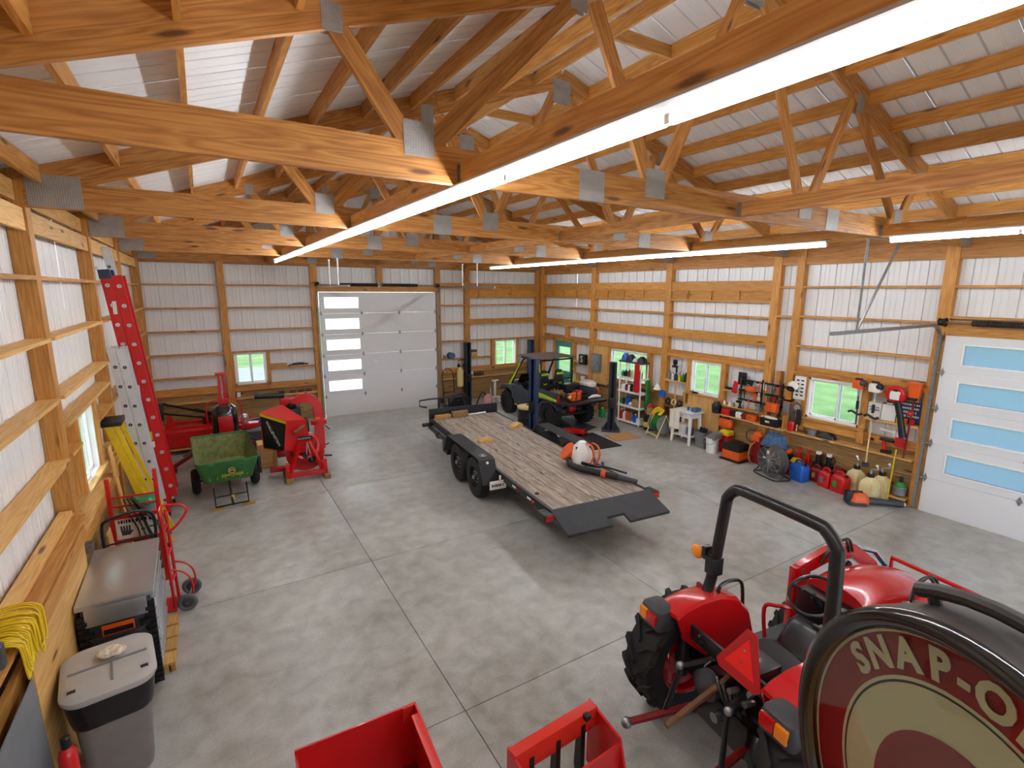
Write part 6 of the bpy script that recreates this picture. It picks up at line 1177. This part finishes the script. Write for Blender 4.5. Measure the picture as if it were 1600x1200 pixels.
# hood
hd = [(.86, .56, 1.00, 1.34), (1.10, .58, 1.00, 1.37), (1.5, .56, .96, 1.34), (1.85, .52, .90, 1.24), (2.08, .46, .84, 1.10), (2.16, .36, .82, .98)]
rs = []
for y_, w_, z0, z1 in hd:
    q = [(-w_/2, y_, z0), (-w_/2, y_, z0+(z1-z0)*.55)]+[(-w_/2*math.cos(a), y_, z0+(z1-z0)*(.55+.45*math.sin(a))) for a in [PI*k/10 for k in range(1, 10)]]+[(w_/2, y_, z0+(z1-z0)*.55), (w_/2, y_, z0)]
    rs.append(q)
G().rings(rs).obj('hood', 'paint_red', t, sharp=50)
G().box((0, 1.45, .86), (.50, 1.3, .24), bev=.03).obj('engine_side', 'grey_dark', t); G().box((0, 2.10, .80), (.46, .1, .34), bev=.03).obj('grille', 'tractor_black', t)
for sx in (-1, 1): G().tube([(sx*.27, .95, 1.04), (sx*.27, 1.5, 1.0), (sx*.25, 2.0, .9)], .02, 6).obj('hood_trim', 'slate', t); G().box((sx*.15, 2.12, .98), (.12, .05, .07), bev=.02).obj('head_lamp', 'alu', t)
G().box((0, .78, 1.06), (.50, .16, .34), bev=.04).obj('dash', 'tractor_black', t)
sw = G().torus(.19, .016, 30, 8, TR(0, .56, 1.32, rx=.62)).obj('steering_wheel', 'tractor_black', t); G().cyl((0, .56, 1.32), (0, .72, 1.10), .025, n=10).tube([(-.18, .56, 1.32), (0, .565, 1.315), (.18, .56, 1.32)], .012, 6).tube([(0, .57, 1.31), (0, .41, 1.42)], .012, 6).obj('steering_column', 'tractor_black', sw)
G().tube(sm([(-.36, .50, .67), (-.37, .46, 1.0), (-.30, .52, 1.05), (-.22, .66, 1.0), (-.22, .70, .70)], 4), .018, 8).obj('grab_loop', 'paint_red', t)
for k, (a, m_) in enumerate(((.18, 'galv'), (.24, 'black'), (.30, 'galv'))): G().tube([(a, .62, 1.0), (a+.03, .52, 1.20)], .008, 6).ball((a+.03, .52, 1.21), .018).obj('lever', m_, t)
# fenders, lamps
for sx in (-1, 1):
    pr = [(-.52, 1.12), (-.42, 1.17), (-.25, 1.20), (-.05, 1.20), (.16, 1.13), (.32, .96), (.40, .72)]
    rs = [[(sx*.41, a, b), (sx*.43, a*1.0, b+.03), (sx*.60, a, b+.02), (sx*.68, a, b-.02), (sx*.68, a, b-.06), (sx*.60, a, b-.02), (sx*.45, a, b-.01)] for a, b in pr]
    G().rings(rs).obj('fender', 'paint_red', t, sharp=40); G().prism(pr+[(.30, .62), (-.20, .70), (-.45, .92)], -.012, .012, TR(sx*.42, 0, 0) @ M.Rotation(PI/2, 4, 'Z')).obj('fender_panel', 'paint_red', t)
    lb_ = G().rloft([(.93, .26, .20, .04), (1.02, .28, .24, .05), (1.10, .24, .2, .05), (1.13, .16, .12, .04)], 4, TR(sx*.63, -.54, .04)).obj('lamp_housing', 'grey_dark', t)
    G().box((sx*(.63+.055), -.655, 1.07), (.09, .03, .10), bev=.01).obj('amber_lens', 'amber', lb_); G().box((sx*(.63-.05), -.655, 1.07), (.11, .03, .10), bev=.01).obj('red_lens', 'lens_red', lb_)
    G().tube(sm([(sx*.47, -.02, 1.18), (sx*.47, .0, 1.28), (sx*.47, .14, 1.30), (sx*.47, .26, 1.24), (sx*.47, .30, 1.0)], 4), .016, 8).obj('grab_handle', 'tractor_black', t)
# roll bar (square tube)
rp_ = [(-.50, -.34, .50), (-.50, -.34, .98), (-.535, -.12, 1.16), (-.53, -.04, 1.4), (-.49, 0, 2.02), (-.47, 0, 2.12), (-.40, 0, 2.20), (-.30, 0, 2.225), (.30, 0, 2.225), (.40, 0, 2.20), (.47, 0, 2.12), (.49, 0, 2.02), (.53, -.04, 1.4), (.535, -.12, 1.16), (.50, -.34, .98), (.50, -.34, .50)]
G().tube(sm(rp_, 4), .05, 8, flat=(1, .95)).obj('roll_bar', 'tractor_black', t, sharp=50)
for sx in (-1, 1):
    G().box((sx*.525, -.04, 1.46), (.11, .11, .16), bev=.01).box((sx*.525, -.09, 1.52), (.16, .03, .03)).obj('roll_bar_hinge', 'tractor_black', t)
    am = G().tube([(sx*.56, -.03, 1.52), (sx*.64, -.03, 1.56)], .025, 8).box((sx*.62, -.04, 1.54), (.05, .08, .12), bev=.015).obj('signal_mount', 'tractor_black', t); G().ball((sx*.72, -.05, 1.50), .07, 14, sq=(1, .45, .95)).obj('signal_lens', 'amber', am)
    G().ball((sx*.63, -.08, 1.20), .045, 10, sq=(1, .4, 1)).obj('side_reflector', 'red_dark', t); G().box((sx*.58, -.08, 1.20), (.1, .02, .02)).obj('reflector_arm', 'tractor_black', t)
G().box((0, -.36, .98), (1.0, .03, .13), bev=.006).obj('rear_crossbar', 'tractor_black', t)
for a in (-.44, -.30, .28, .44): 
    for z_ in (.95, 1.01): G().cyl((a, -.38, z_), (a, -.39, z_), .012, n=8).obj('bolt', 'chrome', t)
# slow-vehicle triangle
sv = G().prism([(-.205, -.16), (-.165, -.20), (.165, -.20), (.205, -.16), (.045, .18), (-.045, .18)], -.004, .004, TR(.16, -.40, 1.18, rx=-.35)).obj('warning_triangle', mat('red_dark_film', (176, 20, 24), .4, var=.05).name, t); G().prism([(-.135, -.13), (.135, -.13), (.0, .12)], -.008, -.004, TR(.16, -.40, 1.18, rx=-.35)).obj('triangle_centre', mat('bright_red', (235, 30, 26), .35, var=.02).name, sv)
for z_ in (-.06, .03): G().cyl((0, -.012, z_), (0, -.004, z_), .01, n=8, X=TR(.16, -.40, 1.18, rx=-.35)).obj('bolt', 'chrome', sv)
G().box((-.02, -.403, 1.005), (.09, .004, .035)).obj('sticker', 'white', t); G().box((.16, -.378, .98), (.07, .006, .06)).obj('data_plate', 'alu', t)
# seat tipped forward
G().rloft([(0, .46, .44, .1), (.06, .48, .46, .12), (.12, .44, .42, .12)], 5, TR(.04, .16, .72, rx=.85)).obj('seat_cushion', 'tractor_black', t); G().rloft([(0, .44, .12, .05), (.28, .42, .14, .06), (.36, .34, .1, .05)], 4, TR(.06, .36, .78, rx=-.6)).obj('seat_back', 'tractor_black', t); G().box((.06, -.16, .92), (.3, .26, .16), bev=.02).obj('battery_box', 'tractor_black', t); G().box((.36, -.16, .90), (.22, .3, .05), bev=.01).obj('side_console', 'paint_red', t)
# three-point hitch
for sx in (-1, 1):
    G().tube([(sx*.18, -.3, .85), (sx*.24, -.62, .84)], .035, 6).obj('lift_arm', 'tractor_black', t); G().tube([(sx*.24, -.62, .84), (sx*.30, -.70, .42)], .022, 8).obj('lift_link', 'tractor_black', t); la = G().tube([(sx*.22, -.3, .42), (sx*.34, -1.05, .40)], .03, 6).obj('lower_link', 'red_dark', t); G().ball((sx*.34, -1.06, .40), .045).obj('ball_end', 'galv', la); G().ball((sx*.25, -.62, .85), .035).obj('link_pin', 'galv', t)
G().lathe([(.02, 0), (.12, .01), (.12, .08), (.03, .12)], 18, TR(-.1, -.42, .74, rx=PI/2)).obj('hydraulic_cap', 'grey_dark', t); G().tube([(0, -.35, .84), (.02, -.98, .66)], .026, 8).obj('top_link', 'brown', t); G().cyl((0, -.34, .52), (0, -.48, .52), .04, n=12).obj('pto_shaft', 'galv', t)
for k in range(4): G().tube(sm([(-.05+k*.06, -.34, .80), (-.02+k*.07, -.46, .86-.02*k), (.1+k*.05, -.48, .74), (.14+k*.05, -.36, .66)], 4), .014, 6).obj('hydraulic_hose', 'tractor_black', t)
for k in range(3): G().cyl((.12+k*.07, -.38, .84), (.12+k*.07, -.48, .86), .024, n=10).obj('hose_coupler', 'galv' if k != 1 else 'black', t)
G().tube(sm([(-.12, -.42, .92), (-.16, -.46, .84), (-.12, -.48, .78), (-.06, -.47, .80)], 4), .008, 6).obj('hitch_pin', 'chrome', t)
G().box((.0, -.34, .46), (.5, .12, .3), bev=.03).obj('drawbar_frame', 'tractor_black', t)
# loader
for sx in (-1, 1):
    la = G().box((sx*.44, 1.00, .92), (.07, .22, .70), bev=.012).obj('loader_tower', 'paint_red', t)
    G().box((sx*.49, .98, 1.06), (.03, .06, .36), bev=.01).obj('tower_plate', 'paint_red', la)
    arm = [V((sx*.44, .96, 1.22)), V((sx*.44, 1.35, 1.30)), V((sx*.44, 1.75, 1.26)), V((sx*.44, 2.1, 1.02)), V((sx*.44, 2.6, .45))]
    G().tube(arm, [.085, .10, .10, .09, .075], 4, flat=(1, .5)).obj('loader_arm', 'paint_red', t); G().tube([(sx*.44, 1.06, .78), (sx*.44, 1.75, 1.12)], .03, 10).obj('lift_cylinder', 'tractor_black', t); G().tube([(sx*.44, 1.75, 1.30), (sx*.44, 2.15, 1.16), (sx*.44, 2.62, .72)], .026, 8).obj('tilt_cylinder', 'chrome', t)
    for k in range(2): G().tube(sm([(sx*.38, 1.2, 1.26), (sx*.36, 1.32+.05*k, 1.44), (sx*.36, 1.5+.05*k, 1.46), (sx*.38, 1.62+.05*k, 1.30)], 4), .014, 6).obj('loader_hose', 'tractor_black', t)
    for y_, z_ in ((1.0, 1.22), (1.72, 1.22)): G().cyl((sx*.40, y_, z_), (sx*.50, y_, z_), .025, n=10).obj('pivot_pin', 'galv', t)
G().box((.50, 1.62, 1.25), (.004, .12, .07)).obj('loader_sticker', 'grey', t)
G().tube([(-.34, 2.30, .62), (-.34, 2.30, 1.10), (.40, 2.30, 1.10), (.40, 2.30, .62)], .026, 6).obj('grille_guard', 'paint_red', t); G().tube([(-.44, 2.35, .74), (.44, 2.35, .74)], .05, 10).obj('arm_crosstube', 'paint_red', t)
bk_ = [(2.62, .75), (2.60, .12), (2.66, .06), (3.22, .05), (3.24, .08), (2.74, .11), (2.66, .18), (2.66, .75)]
G().prism(bk_, -.78, .78, M.Rotation(PI/2, 4, 'Z') @ M.Scale(1, 4)).obj('bucket_shell', mat('bucket_blue', (64, 100, 158), .4, var=.1).name, t)
for sx in (-.78, .78): G().prism([(2.62, .75), (2.60, .10), (3.22, .06), (3.20, .12), (2.78, .72)], -.01, .01, TR(sx, 0, 0) @ M.Rotation(PI/2, 4, 'Z')).obj('bucket_side', 'bucket_blue', t)
G().tube([(.62, 1.15, 1.0), (.66, 1.1, 1.42)], .012, 6).obj('joystick', 'black', t)
# ================================================================ round drum sign on the loft edge
S0 = .88; sc = V((1.2394*S0, .2498*S0, CH-1.1608*S0)); SR = .4814*S0
t = T('round_sign', 'round red and cream lettered sign in a thick glossy black drum frame', 'sign', (sc.x, sc.y, sc.z), R_(-116.3))
X = TR(rx=PI/2)                                      # local z -> toward -y (face)
mat('sign_red', (150, 14, 20), .35, var=.06); mat('sign_cream', (216, 200, 164), .4, var=.03)
G().lathe([(SR*.90, .002), (SR*.92, .014), (SR*.96, .022), (SR*1.0, .014), (SR*1.005, .0)], 72, X, caps=False).obj('bezel', 'black_gloss', t, sharp=60)
G().lathe([(SR*1.005, .0), (SR*1.01, -.02), (SR*1.01, -.15), (SR*.95, -.17), (.001, -.17)], 72, X, caps=False).obj('drum_shell', mat('drum_black', (44, 38, 36), .45, var=.1).name, t)
def disc(r0, r1, z, m, nm): 
    G().lathe([(r0, z-.0005), (r0, z), (r1, z), (r1, z-.0005)], 72, X, caps=(r0 < .01)).obj(nm, m, t)
disc(.001, SR*.93, -.010, 'sign_red', 'red_field'); disc(SR*.885, SR*.90, -.008, 'sign_cream', 'outer_ring'); disc(SR*.672, SR*.690, -.0085, 'sign_cream', 'inner_ring'); disc(SR*.660, SR*.672, -.0085, 'black', 'ring_line'); disc(.001, SR*.66, -.0087, 'sign_cream', 'cream_field')
disc(.001, SR*.46, -.006, 'sign_red', 'centre_field')
for ch_, an in (('S', -53.6), ('N', -42.5), ('A', -29.1), ('P', -16.2), ('-', -8.0), ('O', 1.4), ('N', 14.5)):
    a = R_(an); text(ch_, .084 if ch_ != '-' else .07, 'sign_cream', t, TR(SR*.785*math.sin(a), .006, SR*.785*math.cos(a)) @ M.Rotation(a, 4, 'Y') @ M.Rotation(PI/2, 4, 'X'), .001, 'sign_letter', bold=.0035)
G().lathe([(.001, .001), (SR*.91, .001), (SR*.91, .003), (.001, .003)], 72, X).obj('glass_cover', 'glass', t)
hb = [(SR*1.075*math.sin(R_(a)), .08, SR*1.075*math.cos(R_(a))) for a in range(-30, 41, 7)]
G().tube(hb, .016, 10).obj('handle_bar', 'drum_black', t)
for a in (-26, 36): G().cyl((SR*1.0*math.sin(R_(a)), .08, SR*1.0*math.cos(R_(a))), (SR*1.075*math.sin(R_(a)), .08, SR*1.075*math.cos(R_(a))), .012, n=8).obj('handle_post', 'black', t)
for a in (-38, -34): G().cyl((SR*1.0*math.sin(R_(a)), .09, SR*1.0*math.cos(R_(a))), (SR*1.018*math.sin(R_(a)), .09, SR*1.018*math.cos(R_(a))), .007, n=8).obj('screw', 'galv', t)
G().box((0, .08, -SR-.006), (.44, .2, .05), bev=.008).obj('base', 'drum_black', t)
# ================================================================ red attachments on the floor below the loft
mat('red_orange', (214, 44, 28), .35, var=.06)
t = T('loader_bucket', 'red open steel bucket standing on the concrete beyond the loft edge', 'bucket', (.72, 3.0, 0), R_(-2))
G().ab((-.46, -.42, .04), (.44, .42, .06)).obj('floor_plate', 'red_dark', t); G().ab((-.46, .405, .04), (.44, .42, .60)).obj('back_plate', 'red', t); G().ab((-.46, -.42, .04), (-.445, .405, .56)).obj('side_plate', 'red', t)
G().prism([(-.42, .04), (.405, .04), (.405, .60), (.30, .60), (-.42, .50)], -.0075, .0075, TR(.4325, 0, 0) @ M.Rotation(PI/2, 4, 'Z')).obj('side_plate', 'red', t); G().box((.40, -.02, .555), (.06, .76, .02), TR(rx=.08), bev=.004).obj('side_flange', 'red_orange', t); G().prism([(.0, .60), (.10, .60), (.0, .46)], -.005, .005, TR(.33, .40, 0)).obj('corner_gusset', 'red_orange', t); G().box((0, -.41, .07), (.9, .05, .03)).obj('cutting_edge', 'galv', t)
t = T('box_scraper', 'red box scraper with a black tab beside the tractor hitch', 'scraper', (2.0, 2.64, 0), R_(3))
G().box((0, 0, .51), (.80, .09, .18), bev=.008).obj('top_beam', 'red_orange', t); G().box((0, -.3, .26), (.78, .02, .44)).obj('blade', 'red', t)
for sx in (-.395, .395): G().prism([(-.44, .02), (.05, .02), (.05, .60), (-.30, .52)], -.01, .01, TR(sx, 0, 0) @ M.Rotation(PI/2, 4, 'Z')).obj('side_plate', 'red', t)
G().box((.27, -.06, .585), (.05, .05, .04), bev=.004).obj('hinge_tab', 'black', t)
for k in range(3): G().prism([(-.03, .0), (.03, .0), (.05, .10), (.03, .5), (-.03, .5)], -.02, .02, TR(-.25+k*.25, -.02, .01) @ M.Rotation(PI/2, 4, 'Z')).obj('shank', 'black', t)
